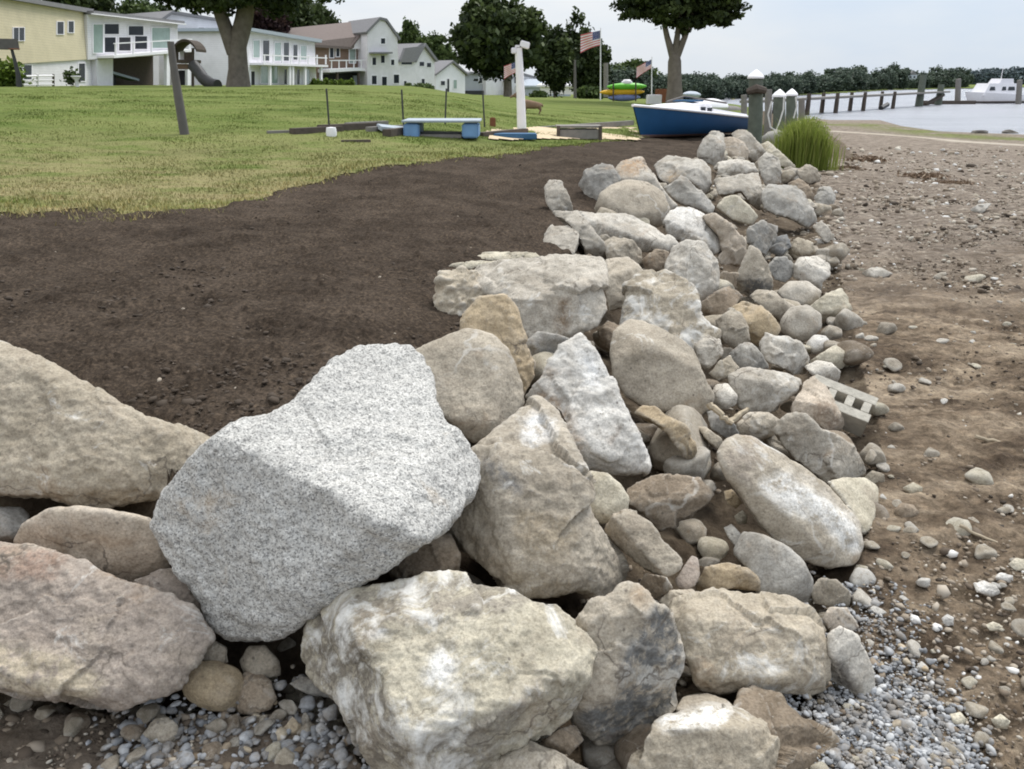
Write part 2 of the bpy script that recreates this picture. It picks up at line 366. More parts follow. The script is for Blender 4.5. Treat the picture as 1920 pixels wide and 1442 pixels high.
def terrain():
    front = np.radians(np.arange(-47, 47.01, 0.16)); rest = np.radians(np.arange(47 + 3, 360 - 47 - 1, 4.0))
    A = np.concatenate([front, rest]); nA = len(A)
    R = np.concatenate([np.geomspace(0.5, 12, 400), np.geomspace(12, 120, 260)[1:], np.geomspace(120, 4500, 70)[1:]]); nR = len(R)
    rr, aa = np.meshgrid(R, A, indexing='ij'); x = (rr * np.sin(aa)).ravel(); y = (rr * np.cos(aa)).ravel()
    z, iT, iB, dC, dT, dS, iW = zt(x, y, True); r = rr.ravel()
    P = np.stack([x, y, np.zeros_like(x)], 1)
    lawn = inpoly(x + 0.18 * fbm(P * 1.1, 3, 5) * sm(4, 10, r), y + 0.3 * fbm(P * 1.3, 4, 9) * (r < 40), LAWN_POLY)
    near = 1 - sm(14, 45, r)
    # dug soil, trodden beach, loose dirt between the stones: all real relief
    clod = fbm(P * np.array([6, 11, 1]), 4, 3, 0.6) * 0.018 + fbm(P * 2.1, 3, 8) * 0.022 + fbm(P * .8, 2, 18) * .03 + np.maximum(0, fbm(P * 18, 2, 31)) * 0.022
    bz = fbm(P * np.array([3, 9, 1]), 4, 21) * 0.016 + fbm(P * 1.0, 3, 22) * 0.03 + fbm(P * 12, 4, 23, .6) * 0.016
    tr = np.array([PZ(*q, 0)[:2] for q in ((1770, 560), (1960, 560), (1990, 800), (1800, 800))])
    bz = bz + 0.010 * np.sin(y * 2 * np.pi / .14 + .6 * x) * inpoly(x + .15 * fbm(P * 2, 2, 3), y, tr)     # tread marks of a machine
    sz = fbm(P * 6, 4, 41) * 0.03 + fbm(P * 20, 3, 42) * 0.012
    lz = fbm(P * 0.6, 3, 51) * 0.03
    sl_ = (~iT & ~iB) * (r < 30); sq = dC / (dC + dT + 1e-6)
    z = z - sl_ * (0.27 + .14 * (1 - sm(3.2, 5, r))) * np.sin(np.pi * np.clip(sq, 0, 1)) ** 0.8
    z = z + near * np.where(iT & ~lawn, clod, np.where(iB, bz * np.clip(dT / 0.3, 0.3, 1), np.where(lawn, lz, sz)))
    idx = np.arange(nR * nA).reshape(nR, nA)
    a = idx[:-1, :]; b = idx[1:, :]
    F = np.stack([a, b, np.roll(b, -1, 1), np.roll(a, -1, 1)], -1).reshape(-1, 4)
    F = F[:, ::-1]
    Pn = np.stack([x, y, z], 1)
    # attributes for the beach
    stony = sm(6.5, 13, y + 0.8 * fbm(P * 0.7, 3, 61)) * iB
    stony = np.maximum(stony, iB * .75 * (1 - sm(.1, .7, x)) * (y < 4) * (y > 0))
    slope = (~iT & ~iB).astype(float)
    alg = np.zeros_like(x); al = np.array([G(*q)[:2] for q in [(1545, 233), (1620, 234), (1690, 242), (1760, 251), (1840, 258), (1915, 261)]])
    alg = np.exp(-(dist(x, y, al) / 2.4) ** 2) * (fbm(P * 0.5, 3, 71) > -0.45)
    wr = np.array([G(*q)[:2] for q in [(1560, 246), (1640, 251), (1720, 257), (1800, 265), (1915, 272)]])
    alg = np.where((r > 96) & ~iW, 1.0, alg)
    wrk = np.exp(-(dist(x, y, wr) / (0.45 + 0.25 * vnoise(P * 0.4, 5))) ** 2)
    ids = idx[0]; cv = np.array([[0, 0, 0.0]]); 
    ground = mesh_np("beach", np.vstack([Pn, cv]), F, M['beach'], smooth=True, attrs={'stony': np.append(stony, 0), 'slope': np.append(slope, 0), 'algae': np.append(alg, 0), 'wrack': np.append(wrk, 0)})
    tag(ground, kind='structure')
    def overlay(name, mask, lift, mat, some=False):
        fm = mask[F].any(1) if some else mask[F].all(1); Fs = F[fm]; u, inv = np.unique(Fs, return_inverse=True)
        V = Pn[u].copy(); V[:, 2] += lift(r[u])
        tag(mesh_np(name, V, inv.reshape(Fs.shape), mat, smooth=True), kind='structure')
    overlay("soil_bed", iT & ~lawn & (r < 45), lambda q: 0.006 + 0 * q, M['soil'], True)
    overlay("lawn", lawn & iT, lambda q: 0.010 + 0.0006 * q, M['lawn'])
def beach_material():
    m, t, b = newmat("beach_dirt"); N = NB(t); p = N.pos()
    mpn = N.n('ShaderNodeMapping'); mpn.inputs['Scale'].default_value = (1.0, 2.0, 1.0); N.link(p, mpn.inputs[0]); q = mpn.outputs[0]
    f = N.noise(q, 1.1, 8, 0.68, 0.4)
    dirt = N.ramp(f, [(0.32, (0.070, 0.050, 0.035)), (0.42, (0.132, 0.097, 0.067)), (0.51, (0.24, 0.183, 0.128)), (0.62, (0.39, 0.31, 0.225))])
    dirt = N.mix(1.0, dirt, N.ramp(N.noise(p, 13, 8, 0.78), [(0.33, (0.42, 0.41, 0.40)), (0.5, (1, 1, 1)), (0.66, (1.6, 1.58, 1.54))]), 'MULTIPLY')
    st = N.vor(p, 5.2); sp = N.n('ShaderNodeSeparateColor'); N.link(st.outputs['Color'], sp.inputs[0])
    stone = N.ramp(N.noise(q, 2.4, 7, 0.7), [(0.34, (0.11, 0.085, 0.064)), (0.5, (0.215, 0.175, 0.14)), (0.66, (0.345, 0.295, 0.24))])
    stone = N.mix(1.0, stone, N.ramp(N.noise(p, 9, 4, 0.7), [(0.35, (0.65, 0.65, 0.65)), (0.5, (1, 1, 1)), (0.66, (1.35, 1.35, 1.35))]), 'MULTIPLY')
    c = N.mix(N.attr('stony'), dirt, stone)
    sd = N.ramp(N.noise(p, 4.5, 7, 0.7), [(0.35, (0.065, 0.048, 0.033)), (0.55, (0.135, 0.103, 0.072)), (0.72, (0.25, 0.20, 0.14))])
    c = N.mix(N.attr('slope'), c, sd)
    c = N.mix(N.math('MULTIPLY', N.attr('algae'), 0.9), c, N.ramp(N.noise(p, 3, 5), [(0.35, (0.09, 0.085, 0.03)), (0.65, (0.17, 0.21, 0.055))]))
    c = N.mix(N.math('MULTIPLY', N.attr('wrack'), 0.85), c, (0.52, 0.46, 0.38))
    N.link(c, b.inputs['Base Color']); b.inputs['Roughness'].default_value = 0.95; b.inputs['Specular IOR Level'].default_value = 0.12
    h1 = N.bump(N.noise(p, 9, 8, 0.75), 1.0, 0.075, b)
    N.bump(N.noise(p, 60, 4, 0.65), 0.7, 0.012, b, h1); return m
def soil_material():
    m, t, b = newmat("dark_soil"); N = NB(t); p = N.pos()
    c = N.ramp(N.noise(p, 1.6, 8, 0.72), [(0.32, (0.032, 0.024, 0.018)), (0.68, (0.078, 0.060, 0.046))])
    c = N.mix(1.0, c, N.ramp(N.noise(p, 38, 5, 0.75), [(0.32, (0.38, 0.38, 0.38)), (0.5, (1, 1, 1)), (0.68, (2.0, 1.95, 1.85))]), 'MULTIPLY')
    fl = N.vor(p, 9).outputs['Distance']
    c = N.mix(N.ramp(fl, [(0.035, 0.8), (0.055, 0.0)]), c, (0.20, 0.165, 0.135))
    N.link(c, b.inputs['Base Color']); b.inputs['Roughness'].default_value = 1.0; b.inputs['Specular IOR Level'].default_value = 0.05
    h1 = N.bump(N.noise(p, 16, 6, 0.7), 0.8, 0.035, b)
    N.bump(N.noise(p, 55, 4, 0.7), 0.7, 0.012, b, h1); return m
def lawn_col(N, p):
    mpn = N.n('ShaderNodeMapping'); mpn.inputs['Scale'].default_value = (0.35, 0.9, 1); N.link(p, mpn.inputs[0]); q = mpn.outputs[0]
    c = N.ramp(N.noise(q, 0.8, 6, 0.62), [(0.32, (0.072, 0.112, 0.022)), (0.5, (0.120, 0.162, 0.040)), (0.68, (0.175, 0.20, 0.066))])
    sx = N.n('ShaderNodeSeparateXYZ'); N.link(p, sx.inputs[0])
    dry = N.math('MULTIPLY', N.ramp(N.noise(q, 2.2, 6, 0.65), [(0.32, 0.0), (0.54, 0.95)]), N.ramp(N.math('MULTIPLY', sx.outputs['Y'], 0.03), [(0.30, 1.0), (0.60, 0.15)]))
    c = N.mix(dry, c, (0.29, 0.245, 0.13))
    return N.mix(1.0, c, N.ramp(N.noise(p, 14, 4, 0.7), [(0.3, (0.72, 0.72, 0.7)), (0.7, (1.25, 1.25, 1.25))]), 'MULTIPLY')
def lawn_material():
    m, t, b = newmat("lawn_turf"); N = NB(t); p = N.pos()
    N.link(lawn_col(N, p), b.inputs['Base Color']); b.inputs['Roughness'].default_value = 1.0; b.inputs['Specular IOR Level'].default_value = 0.05
    N.bump(N.noise(p, 30, 5, 0.7), 0.8, 0.05, b); return m
def blade_material():
    m, t, b = newmat("grass_blades"); N = NB(t); p = N.pos()
    a = N.attr('tone')
    c = N.mix(1.0, lawn_col(N, p), N.ramp(a, [(0, (0.75, 0.8, 0.65)), (0.6, (1.15, 1.15, 1.1)), (1, (1.9, 1.7, 1.5))]), 'MULTIPLY')
    N.link(c, b.inputs['Base Color']); b.inputs['Roughness'].default_value = 0.8; b.inputs['Specular IOR Level'].default_value = 0.1; return m
def water_material():
    m, t, b = newmat("sea_water"); N = NB(t); p = N.pos()
    b.inputs['Roughness'].default_value = 0.28; b.inputs['Specular IOR Level'].default_value = 0.5
    mpn = N.n('ShaderNodeMapping'); mpn.inputs['Scale'].default_value = (0.35, 1.0, 1); N.link(p, mpn.inputs[0])
    N.link(N.ramp(N.noise(mpn.outputs[0], .16, 6, .7), [(.35, (.17, .18, .215)), (.65, (.27, .28, .315))]), b.inputs['Base Color'])
    h = N.bump(N.noise(mpn.outputs[0], 0.45, 7, 0.7), 1.0, 0.9, b)
    N.bump(N.noise(mpn.outputs[0], 5, 4, 0.6), 0.35, 0.06, b, h); return m
M['beach'] = beach_material(); M['soil'] = soil_material(); M['lawn'] = lawn_material(); M['blade'] = blade_material(); M['water'] = water_material()
terrain()
wv = [(15, -400, ZW), (6000, -400, ZW), (6000, 6000, ZW), (15, 6000, ZW)]
tag(mesh_np("water", wv, [(0, 1, 2, 3)], M['water']), kind='structure')
# ------------------------------------------------------------------ revetment boulders
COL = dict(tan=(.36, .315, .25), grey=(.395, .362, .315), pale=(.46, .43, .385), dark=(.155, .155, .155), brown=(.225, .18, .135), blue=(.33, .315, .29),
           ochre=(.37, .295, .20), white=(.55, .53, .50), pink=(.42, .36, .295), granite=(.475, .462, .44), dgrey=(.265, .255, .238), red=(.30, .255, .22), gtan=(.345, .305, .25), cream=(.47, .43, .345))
# kind, colour, chalk, rounding passes, push toward the camera (fraction of size), label, outline "x,y[,depth]", inner ridge points "x,y,depth"
ROCKS = [
('boulder','tan',.35,3,.05,'long tan slab boulder with a pale top ridge, left of the speckled granite boulder',
 '-260,650 -150,618 0,645 60,668 130,702 200,745 280,785 350,810 392,826 428,852 420,885 345,905 305,932 250,937 200,950 150,948 100,930 0,922 -140,930 -280,820'),
('boulder','granite',0,4,.14,'huge speckled pale grey granite boulder tilted over the front of the pile',
 '285,985 310,925 345,880 385,840 420,805 460,787 510,782 555,750 590,715 625,680 670,655 720,650 765,650 790,672 808,705 812,745 830,785 870,830 893,865 897,890 880,925 855,955 820,995 760,1035 700,1075 640,1110 590,1140 545,1175 505,1195 470,1195 430,1190 405,1175 380,1130 345,1080 310,1030'),
('boulder','gtan',.5,3,.1,'pointed grey tan boulder with a chipped dark left notch, right of the granite boulder',
 '1005,748 1030,770 1045,800 1062,850 1085,895 1105,940 1120,985 1140,1020 1160,1060 1163,1090 1150,1112 1125,1118 1100,1105 1080,1098 1040,1108 990,1110 960,1103 920,1075 880,1040 850,1015 833,993 860,955 890,915 897,880 890,845 930,812 970,778'),
('boulder','white',.55,2,.08,'triangular whitish boulder with a rusty brown left edge and dark scratches',
 '1088,627 1110,650 1135,685 1150,715 1158,745 1175,780 1195,820 1210,860 1211,880 1190,888 1140,885 1090,870 1078,840 1065,805 1050,775 1030,755 1005,745 985,745 1000,720 1020,690 1045,655'),
('boulder','gtan',.3,5,.1,'rounded tan boulder behind the granite boulder, with a darker right side',
 '775,660 800,650 840,630 878,617 920,630 950,655 965,690 975,720 980,755 965,780 940,800 915,820 890,828 870,815 850,790 825,775 812,745 790,720'),
('boulder','ochre',.3,2,0,'rough orange brown slab standing behind the rounded tan boulder',
 '868,585 900,556 945,551 967,580 978,620 988,650 1003,682 996,712 980,742 930,745 895,690 868,630'),
('rock','tan',.2,0,0,'crumbly heap of tan clods at the soil edge beside the orange slab',
 '823,555 832,520 862,508 890,515 915,548 905,575 880,582 870,612 840,602 820,580'),
('boulder','grey',.45,2,.1,'broad grey slab boulder in mid pile with a flat top and shaded overhang',
 '866,522 890,496 930,486 1000,478 1040,474 1085,476 1132,482 1140,505 1138,540 1140,580 1122,612 1088,628 1060,648 1030,666 1002,657 985,627 968,592 948,562 910,545 880,535'),
('stone','cream',.3,1,.1,'long pale split stone lying along the back edge of the grey slab',
 '893,480 912,474 1000,474 1012,482 960,492 905,492'),
('stone','cream',.2,1,.15,'thin cream stone finger pointing left over the dark soil',
 '842,499 850,494 900,489 930,492 915,500 880,506 850,505'),
('rock','grey',.45,4,.0,'slim upright pale grey stone standing up against the dark soil',
 '1021,352 1033,340 1050,341 1062,360 1073,388 1072,405 1042,408 1027,382'),
('rock','grey',.4,3,.05,'tapering grey stone leaning below the slim upright stone',
 '1038,398 1085,397 1105,418 1122,442 1139,465 1139,482 1100,480 1088,455 1070,420 1045,408'),
('rock','grey',.3,4,.1,'round pale grey stone at the back corner of the broad grey slab',
 '1020,440 1035,425 1065,421 1086,438 1084,460 1076,478 1030,478 1018,460'),
('rock','gtan',.25,3,.1,'small tan rock wedged under the long flat slab',
 '1135,456 1150,445 1185,451 1200,470 1201,492 1180,497 1140,490'),
('boulder','gtan',.4,2,.05,'dusty tan block filling the gap right of the broad grey slab',
 '1136,487 1180,483 1205,503 1219,520 1200,540 1180,548 1172,578 1143,584 1135,540'),
('rock','brown',0,3,.0,'small brown rock in the hollow under the long flat slab',
 '1204,488 1230,468 1252,474 1254,490 1238,512 1216,516'),
('rock','dgrey',.35,3,.05,'roundish dark grey rock at the upper soil edge with whitish streaks',
 '1087,345 1100,320 1125,307 1148,312 1161,335 1150,357 1135,372 1113,386 1100,368 1092,352'),
('boulder','grey',.3,2,.0,'wedge shaped grey rock with an orange top, behind the dome shaped tan boulder',
 '1152,318 1165,305 1200,298 1217,315 1237,345 1257,372 1272,388 1240,398 1200,370 1165,345'),
('boulder','gtan',.25,5,.12,'dome shaped grey tan boulder above the long flat slab',
 '1118,392 1130,365 1150,348 1175,340 1212,345 1242,365 1252,392 1243,414 1225,425 1190,418 1150,405 1125,400'),
('boulder','pale',.45,2,.15,'long flat pale slab with a dark underside, stretched across the upper pile',
 '1085,400 1130,400 1180,404 1225,424 1257,448 1267,460 1240,469 1200,471 1150,466 1118,442 1102,422'),
('boulder','white',.5,4,.12,'whitish elongated boulder with a shaded lower edge, right of the long flat slab',
 '1244,420 1255,396 1275,385 1300,389 1322,405 1345,438 1357,465 1340,478 1310,468 1270,450 1250,440'),
('boulder','pink',.3,2,.05,'pinkish block with a flat right face over a dark hollow',
 '1318,405 1337,398 1377,424 1397,450 1399,480 1387,497 1350,499 1340,482 1357,468 1345,438'),
('boulder','blue',.4,2,.05,'bluish pale angular rock in the upper pile below a buried flat rock',
 '1245,352 1277,329 1293,339 1315,361 1340,388 1334,402 1305,391 1274,382 1255,368'),
('boulder','pale',.35,2,.0,'flat whitish rock at the soil edge with an orange patch',
 '1229,311 1252,292 1280,298 1313,302 1326,318 1328,353 1318,361 1298,341 1277,331 1255,345 1240,340'),
('boulder','pale',.4,4,.1,'tall pale egg shaped boulder at the far end of the crest by the blue boat',
 '1309,284 1319,262 1335,249 1355,252 1358,275 1355,298 1344,311 1321,308 1309,296'),
('boulder','pink',.35,4,.08,'pale pinkish round boulder beside the egg shaped one at the far crest',
 '1354,262 1374,258 1396,269 1403,287 1399,302 1371,300 1356,290'),
('boulder','grey',.25,3,.0,'grey rock behind the pinkish round boulder at the far crest',
 '1371,252 1385,245 1400,246 1417,262 1432,283 1425,305 1410,306 1398,280'),
('boulder','pale',.35,3,.12,'pale upright block on the far crest below the sloping slab',
 '1422,300 1438,286 1461,299 1463,342 1436,347 1426,327'),
('boulder','cream',.3,2,.02,'long sloping cream slab running down the far crest toward the grass clump',
 '1425,275 1440,266 1466,290 1490,312 1486,319 1462,309 1440,292'),
('boulder','pale',.4,3,.1,'pale flat topped rock in the far pile',
 '1347,306 1383,299 1411,308 1419,321 1390,332 1347,332'),
('boulder','grey',.4,2,.08,'grey angular rock with a bright top under the far flat topped rock',
 '1343,340 1391,330 1420,325 1426,350 1423,393 1408,383 1390,358 1350,366'),
('boulder','cream',.2,5,.12,'rounded tan rock above the pinkish block',
 '1343,388 1358,370 1381,367 1404,386 1421,406 1409,422 1374,412'),
('boulder','blue',.4,2,.08,'broad bluish grey boulder at the right of the upper pile',
 '1426,361 1438,345 1480,347 1503,361 1518,384 1529,414 1515,427 1485,410 1457,404 1432,392'),
('rock','dgrey',.1,3,.08,'smooth dark grey rock above the pear shaped stone',
 '1401,425 1430,413 1457,425 1454,450 1436,477 1412,470 1401,455'),
('rock','gtan',.1,3,.18,'pear shaped grey stone standing on end, dark below',
 '1406,462 1421,466 1438,493 1450,525 1447,546 1422,548 1402,556 1384,545 1379,525 1391,497'),
('rock','dgrey',.3,3,.05,'small dark rock behind the pear shaped stone',
 '1438,500 1455,482 1475,482 1490,497 1487,518 1472,530 1452,525'),
('rock','pale',.45,4,.12,'squarish pale stone at the right edge of the pile',
 '1489,500 1499,484 1527,481 1553,496 1554,515 1541,530 1538,544 1513,533 1490,520'),
('rock','grey',.3,5,.12,'rounded grey stone with a dark underside below the squarish pale stone',
 '1460,548 1480,530 1513,528 1537,547 1533,565 1516,576 1496,571 1471,559'),
('rock','cream',.15,3,.18,'cube shaped cream stone sitting apart on the beach edge',
 '1521,575 1549,552 1577,542 1589,558 1594,580 1579,595 1563,599 1532,594'),
('rock','gtan',.35,4,.1,'long tan grey stone lying beside the ochre one',
 '1407,557 1422,545 1444,547 1470,563 1492,575 1482,590 1461,600 1439,586'),
('rock','grey',.3,5,.15,'oval grey stone below the long tan grey stone',
 '1468,597 1483,579 1511,574 1537,591 1537,613 1525,627 1505,641 1477,627 1465,615'),
('rock','ochre',0,4,.12,'smooth ochre orange stone among grey ones',
 '1374,580 1394,569 1427,574 1453,599 1462,617 1452,630 1432,628 1422,644 1405,638 1391,602'),
('rock','brown',.3,1,.02,'crumbling brown grey rock left of the ochre stone',
 '1304,577 1325,560 1344,549 1366,536 1389,556 1374,580 1346,602 1318,600'),
('rock','gtan',.3,3,.1,'grey tan stone below the crumbling brown rock',
 '1344,602 1369,581 1389,588 1403,614 1403,640 1378,652 1361,644 1350,622'),
('rock','blue',.05,3,.12,'smooth slate blue stone among tan ones',
 '1369,666 1389,645 1409,645 1428,664 1438,688 1408,692 1385,688'),
('rock','pale',.55,2,.15,'lumpy pale stone with a knobbly surface, above the wide flat stone',
 '1424,645 1436,628 1455,632 1477,630 1502,644 1514,670 1509,698 1483,697 1463,688 1439,677'),
('stone','white',.4,5,.2,'small white rounded stone at the edge of the brown beach',
 '1513,645 1527,629 1547,631 1556,642 1548,655 1527,663 1515,655'),
('stone','cream',.1,5,.2,'cream oval stone just above the concrete block',
 '1520,678 1544,661 1566,649 1583,660 1588,675 1577,690 1550,690'),
('stone','pale',.3,4,.22,'pale stone resting against the concrete block',
 '1508,688 1533,677 1558,683 1573,697 1569,715 1547,713 1525,702'),
('boulder','pale',.5,3,.1,'dusty dome boulder in the middle of the pile, beside the dark hollow',
 '1250,500 1263,463 1290,453 1319,455 1338,477 1346,500 1346,532 1325,554 1300,575 1268,545 1248,525'),
('boulder','tan',.75,2,.12,'big dust covered tan boulder in the centre of the pile',
 '1165,578 1172,535 1200,510 1250,500 1290,520 1308,550 1312,585 1332,610 1354,618 1350,636 1338,655 1310,672 1270,660 1205,640 1163,625'),
('boulder','gtan',.35,5,.2,'large smooth grey boulder with a curved rim and a concave front, below the dusty boulder',
 '1145,655 1152,622 1178,600 1205,602 1247,623 1274,638 1296,656 1309,680 1321,710 1336,740 1332,762 1313,780 1283,782 1247,772 1205,758 1176,740 1154,710'),
('rock','grey',.4,3,.12,'speckled grey stone tucked right of the large smooth boulder',
 '1304,648 1328,630 1346,638 1355,659 1343,680 1325,694 1311,678'),
('stone','pale',.25,6,.25,'small round pale pebble resting against the large smooth boulder',
 '1335,740 1344,723 1364,721 1381,742 1378,757 1361,766 1344,762'),
('boulder','grey',.55,2,.12,'wide grey white stone with a bent ridge, left of the concrete block',
 '1364,704 1389,691 1427,690 1463,698 1503,711 1503,722 1478,748 1450,771 1408,777 1383,763 1382,742 1368,720'),
('boulder','pink',.3,3,.14,'pinkish tan stone with a flat brown front face by the concrete block',
 '1484,757 1505,714 1530,702 1548,720 1567,750 1582,795 1576,805 1552,816 1538,799 1511,780 1484,774'),
('boulder','grey',.35,3,.14,'long angular grey stone with a flat pale top, below the pinkish tan stone',
 '1458,805 1480,779 1510,778 1540,806 1570,812 1600,838 1621,870 1621,892 1597,899 1563,903 1547,909 1533,892 1493,861 1467,834'),
('rock','cream',.1,6,-.25,'smooth egg shaped cream stone beside the long mottled white boulder',
 '1553,905 1580,896 1620,896 1644,913 1645,940 1632,985 1620,1004 1600,970 1578,935'),
('boulder','gtan',.55,5,.24,'long rounded boulder mottled white and brown, slanting down to the beach',
 '1347,850 1360,827 1383,819 1413,826 1440,842 1480,866 1520,892 1557,916 1587,949 1612,983 1616,1027 1602,1054 1555,1062 1494,1046 1461,1012 1428,982 1410,957 1388,923 1365,893'),
('rock','ochre',.2,3,.05,'curved ochre stone half buried in dirt below the large smooth boulder',
 '1195,776 1208,764 1231,764 1255,783 1284,801 1306,826 1306,843 1295,862 1279,849 1255,809 1223,788'),
('stone','tan',.2,3,.1,'flat tan sliver of stone above the long mottled boulder',
 '1307,801 1324,801 1350,820 1360,835 1350,844 1329,828'),
('rock','dgrey',.2,2,.05,'dark angular rock under the crossed driftwood sticks',
 '1325,772 1345,770 1378,798 1384,815 1362,821 1337,805'),
('rock','gtan',.25,4,.08,'squat grey tan rock in the shadow left of the angular grey stone',
 '1384,795 1405,776 1440,775 1462,788 1461,812 1425,822 1392,818'),
('rock','cream',.1,6,.15,'smooth pale egg shaped stone right of the pointed boulder',
 '1085,890 1107,886 1137,891 1161,910 1176,934 1172,957 1152,972 1126,978 1110,962 1096,930'),
('rock','gtan',.2,3,.2,'kidney shaped flat topped stone below the pale egg shaped stone',
 '1133,993 1147,971 1171,961 1194,965 1217,976 1232,995 1243,1016 1267,1034 1279,1050 1273,1069 1255,1081 1238,1082 1216,1070 1186,1047 1156,1024'),
('rock','brown',.3,2,.04,'flat dirt caked slab between the pale egg stone and the long mottled boulder',
 '1172,918 1218,893 1271,886 1310,899 1335,926 1325,946 1297,968 1266,981 1244,997 1229,981 1208,962 1178,946'),
('stone','red',.1,5,.15,'small reddish brown stone standing beside the kidney shaped stone',
 '1266,1088 1284,1060 1297,1042 1308,1046 1312,1076 1302,1098 1287,1107 1271,1101'),
('rock','ochre',.05,1,.12,'ochre streaked flat stone above the tan speckled block',
 '1308,1098 1324,1063 1363,1057 1397,1065 1418,1084 1423,1105 1385,1102 1350,1104 1316,1113'),
('rock','blue',.25,6,.1,'smooth blue grey rounded boulder below the long mottled boulder',
 '1381,1037 1398,1003 1434,1010 1471,1026 1499,1053 1516,1087 1516,1121 1501,1136 1461,1126 1424,1116 1418,1087 1402,1060'),
('boulder','tan',.5,4,.15,'large tan speckled block near the right front corner of the pile',
 '1254,1137 1307,1117 1354,1109 1414,1113 1481,1123 1519,1144 1546,1174 1556,1207 1560,1261 1560,1287 1528,1300 1478,1300 1428,1296 1394,1290 1354,1300 1321,1296 1301,1276 1290,1241 1275,1194 1264,1161'),
('boulder','gtan',.15,3,.16,'grey boulder with a dark scooped right face, at the bottom of the pile',
 '1072,1165 1110,1124 1147,1117 1167,1097 1194,1099 1214,1113 1228,1130 1252,1144 1269,1181 1283,1224 1286,1254 1276,1281 1266,1324 1236,1349 1214,1372 1200,1410 1177,1403 1120,1390 1080,1361 1072,1330 1080,1250'),
('boulder','cream',.65,3,.16,'huge cream faced boulder with a dark left side at the bottom centre',
 '570,1227 577,1177 593,1147 620,1127 694,1110 761,1097 821,1084 878,1083 921,1096 961,1100 1001,1122 1045,1129 1081,1160 1130,1214 1117,1240 1109,1267 1092,1301 1072,1345 1041,1372 1008,1392 961,1396 930,1400 914,1445 890,1500 740,1530 700,1440 640,1310 585,1270'),
('boulder','tan',.45,2,.16,'chalk topped tan boulder cut off by the bottom of the picture',
 '1192,1446 1207,1391 1227,1348 1247,1337 1301,1333 1354,1327 1374,1323 1394,1327 1438,1340 1450,1371 1453,1394 1450,1446 1430,1520 1210,1520'),
('boulder','brown',.1,4,.06,'smooth dark brown boulder behind the chalk topped one at the bottom edge',
 '1380,1330 1396,1301 1414,1288 1461,1303 1490,1334 1530,1361 1577,1398 1597,1446 1590,1530 1420,1530 1390,1420'),
('rock','gtan',.1,5,.0,'small tan rock between the tan block and the chalk topped boulder',
 '1265,1330 1281,1308 1327,1300 1362,1313 1376,1326 1360,1350 1290,1352'),
('rock','pale',.15,3,.16,'crescent shaped pale stone with a shaded broken side, at the right front corner',
 '1553,1187 1575,1173 1602,1186 1626,1224 1639,1261 1640,1291 1623,1323 1595,1321 1568,1296 1556,1261'),
('rock','gtan',.2,4,.1,'small tan stone above the crescent shaped one',
 '1519,1107 1535,1084 1568,1086 1596,1113 1593,1138 1555,1139 1528,1132'),
('stone','pink',.1,3,.08,'flat pinkish stone between the small tan stone and the crescent shaped one',
 '1543,1160 1555,1139 1588,1139 1610,1175 1590,1190 1560,1190'),
('boulder','red',.45,3,.14,'large flat reddish grey slab cut off by the left edge at the bottom',
 '-260,1010 -120,1000 0,1017 60,1027 100,1037 150,1053 200,1079 260,1099 320,1119 360,1147 386,1180 393,1195 381,1221 350,1256 346,1276 320,1292 260,1312 235,1331 215,1334 150,1316 80,1300 0,1275 -140,1240 -280,1150'),
('boulder','pink',.3,5,.02,'rounded pinkish brown boulder under the long tan slab',
 '28,1015 43,985 90,957 140,952 210,961 278,974 298,1000 312,1035 320,1058 290,1085 260,1090 220,1085 150,1070 90,1055 40,1035'),
('rock','dgrey',.2,3,.0,'small blue grey rock under the tan slab at the left edge',
 '-60,965 -20,952 35,954 52,965 42,995 28,1022 -10,1025 -60,1015'),
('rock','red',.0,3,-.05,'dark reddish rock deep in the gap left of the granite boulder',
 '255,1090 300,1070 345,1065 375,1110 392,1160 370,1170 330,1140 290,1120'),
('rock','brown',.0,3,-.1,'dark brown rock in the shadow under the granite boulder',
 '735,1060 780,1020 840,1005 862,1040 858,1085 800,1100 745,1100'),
('rock','ochre',.1,6,.12,'rounded ochre stone sitting in the crushed gravel',
 '343,1282 354,1260 374,1246 411,1243 445,1262 455,1300 440,1328 400,1330 368,1318 350,1302'),
('rock','brown',.2,4,.05,'earthy brown stone right of the ochre stone in the gravel',
 '438,1275 470,1258 502,1278 517,1308 503,1333 468,1338 436,1330'),
('rock','gtan',.1,5,.0,'round brownish stone under the tip of the granite boulder',
 '452,1240 468,1214 495,1212 522,1240 524,1264 491,1272 461,1265'),
('stone','gtan',.1,4,.02,'small tan stone between the reddish slab and the granite tip',
 '378,1230 388,1212 405,1204 423,1215 425,1240 405,1252 384,1248'),
('stone','dgrey',.3,3,.1,'small flat grey stone at the left foot of the huge cream boulder',
 '546,1282 568,1270 602,1276 627,1291 620,1306 578,1300'),
('rock','gtan',.1,4,.08,'flat tan rock at the bottom edge between two big boulders',
 '905,1450 920,1425 944,1404 994,1393 1045,1414 1098,1446 1100,1500 910,1500'),
('rock','brown',.0,4,.02,'dark brown stone in the gap below the dark blue grey boulder',
 '1012,1395 1045,1370 1077,1360 1092,1388 1065,1412 1030,1412'),
('stone','brown',.1,4,.08,'brown stone in the hollow below the kidney shaped stone',
 '1198,1092 1213,1074 1250,1082 1260,1102 1237,1120 1208,1112'),
('stone','gtan',.1,4,.08,'flat grey tan stone at the upper left of the tan speckled block',
 '1236,1128 1255,1108 1297,1106 1307,1119 1262,1140'),
('stone','ochre',.05,2,.12,'small ochre chip in the dirt left of the long mottled boulder',
 '1358,922 1372,918 1391,942 1380,952 1364,944'),
('stone','cream',.05,5,.12,'small cream pebble in the dirt left of the long mottled boulder',
 '1378,968 1392,958 1401,968 1399,982 1384,982'),
